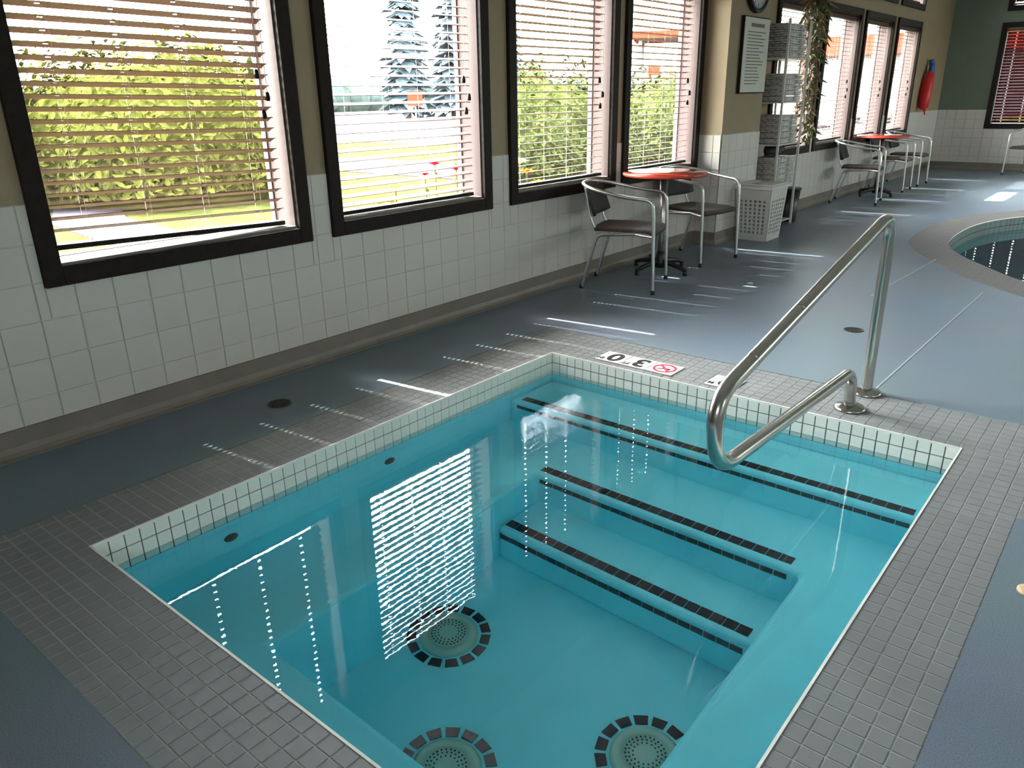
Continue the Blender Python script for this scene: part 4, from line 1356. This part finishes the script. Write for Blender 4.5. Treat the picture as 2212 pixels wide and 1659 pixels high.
for i, (x, y, z, m_, s, lab) in enumerate([
        (-4.6, 4.57, 0.83, 'flower_red', 0.06, 'upper red flower outside the second window'),
        (-4.75, 4.60, 0.74, 'flower_red', 0.05, 'lower left red flower outside the second window'),
        (-4.6, 4.82, 0.77, 'flower_red', 0.05, 'right red flower outside the second window'),
        (-4.6, 3.96, 0.59, 'flower_yellow', 0.08, 'yellow flower outside the second window, left'),
        (-4.85, 4.30, 0.54, 'flower_yellow', 0.08, 'yellow flower outside the second window, low middle'),
        (-4.6, 4.13, 0.67, 'flower_yellow', 0.07, 'yellow flower outside the second window, upper right'),
        (-4.3, 5.29, 0.80, 'flower_white', 0.09, 'white flower outside the third window'),
        (-4.45, 5.58, 0.69, 'flower_orange', 0.08, 'upper orange flower outside the third window'),
        (-4.3, 5.57, 0.60, 'flower_orange', 0.09, 'lower orange flower outside the third window')]):
    flower(x, y, z, m_, lab, s)

def car(x, y, rz, material, label, van=False):
    t_ = thing('car', label, 'car', (x, y, GZ), rz, 'parked vehicles')
    h = 1.9 if van else 1.42
    prof = [(-2.2,0.30),(-2.2,0.80),(-1.9,0.92),(-1.35,h) if not van else (-2.1,h),(0.45,h),(1.05,0.95),(2.0,0.82),(2.2,0.62),(2.2,0.30)]
    mb = MB(); n = len(prof)
    vs = [(px, -0.85, pz) for px, pz in prof] + [(px, 0.85, pz) for px, pz in prof]
    mb.add(vs, [tuple(range(n)), tuple(range(2*n-1, n-1, -1))] + [(i, n+i, n+(i+1)%n, (i+1)%n) for i in range(n)])
    mb.build('body', material, t_, bevel=0.06)
    for s in (-1, 1):
        MB().box((-1.3,s*0.853-0.004,0.98),(0.45,s*0.853+0.004,h-0.12)).build('side_window', 'shop_glass', t_)
        for wx in (-1.35, 1.35):
            MB().lathe([(0.20,-0.1),(0.33,-0.09),(0.33,0.09),(0.20,0.1)], 18, M=Matrix.Translation((wx, s*0.80, 0.33)) @ Matrix.Rotation(PI/2,4,'X')).build('wheel', 'rubber', t_)
sg = thing('roadside_sign', 'small red sign on a post seen through the second window', 'sign', (-20, 19.1, GZ), -0.75)
MB().box((-0.03,-0.03,0),(0.03,0.03,1.3)).build('post', 'shop_white', sg)
MB().box((0.03,-0.25,1.22),(0.06,0.25,1.68)).build('panel', 'shop_red', sg)
cn = thing('fuel_canopy', 'red edged canopy on white posts beyond the bush by the pilaster', 'canopy', (-14.3, 26.2, GZ), 0.5)
MB().box((-1.3,-1.5,3.25),(1.3,1.5,3.40)).build('roof', 'shop_white', cn)
for a, b in (((-1.36,-1.56,3.2),(1.36,-1.5,3.42)), ((-1.36,1.5,3.2),(1.36,1.56,3.42)), ((-1.36,-1.5,3.2),(-1.3,1.5,3.42)), ((1.3,-1.5,3.2),(1.36,1.5,3.42))):
    MB().box(a, b).build('fascia_board', 'shop_red', cn)
for sx in (-1.1, 1.1):
    for sy in (-1.3, 1.3):
        MB().box((sx-0.06,sy-0.06,0),(sx+0.06,sy+0.06,3.25)).build('post', 'shop_white', cn)
for sx in (-0.6, 0.7):
    p_ = MB().box((sx-0.2,-1.45,2.05),(sx+0.2,-1.35,2.35)).build('sign_panel', 'shop_red', cn)
MB().box((-0.25,-0.3,0),(0.25,0.3,1.5)).build('pump', 'shop_red', cn, bevel=0.05)
MB().box((-0.2,-0.31,0.9),(0.2,-0.295,1.3)).build('pump_screen', 'shop_glass', cn)
car(-12.0, 34.0, 1.5, 'car_grey', 'grey car parked outside the far windows', van=False)
car(-11.0, 41.0, 1.5, 'car_grey', 'grey van parked outside the last window', van=True)
bd = thing('shop_building', 'low white building with a red fascia band outside', 'building', (-14, 52, GZ))
MB().box((-10,0,0),(6,12,3.4)).build('wall', 'shop_white', bd)
MB().box((-10.3,-0.35,3.4),(6.3,12.3,4.5)).build('fascia', 'shop_red', bd)
for k in range(6):
    wn = MB().box((-9+2.5*k,-0.05,0.9),(-7.2+2.5*k,0.02,2.6)).build('window_frame', 'shop_white', bd)
    MB().box((-8.9+2.5*k,-0.06,1.0),(-7.3+2.5*k,-0.04,2.5)).build('pane', 'shop_glass', wn)
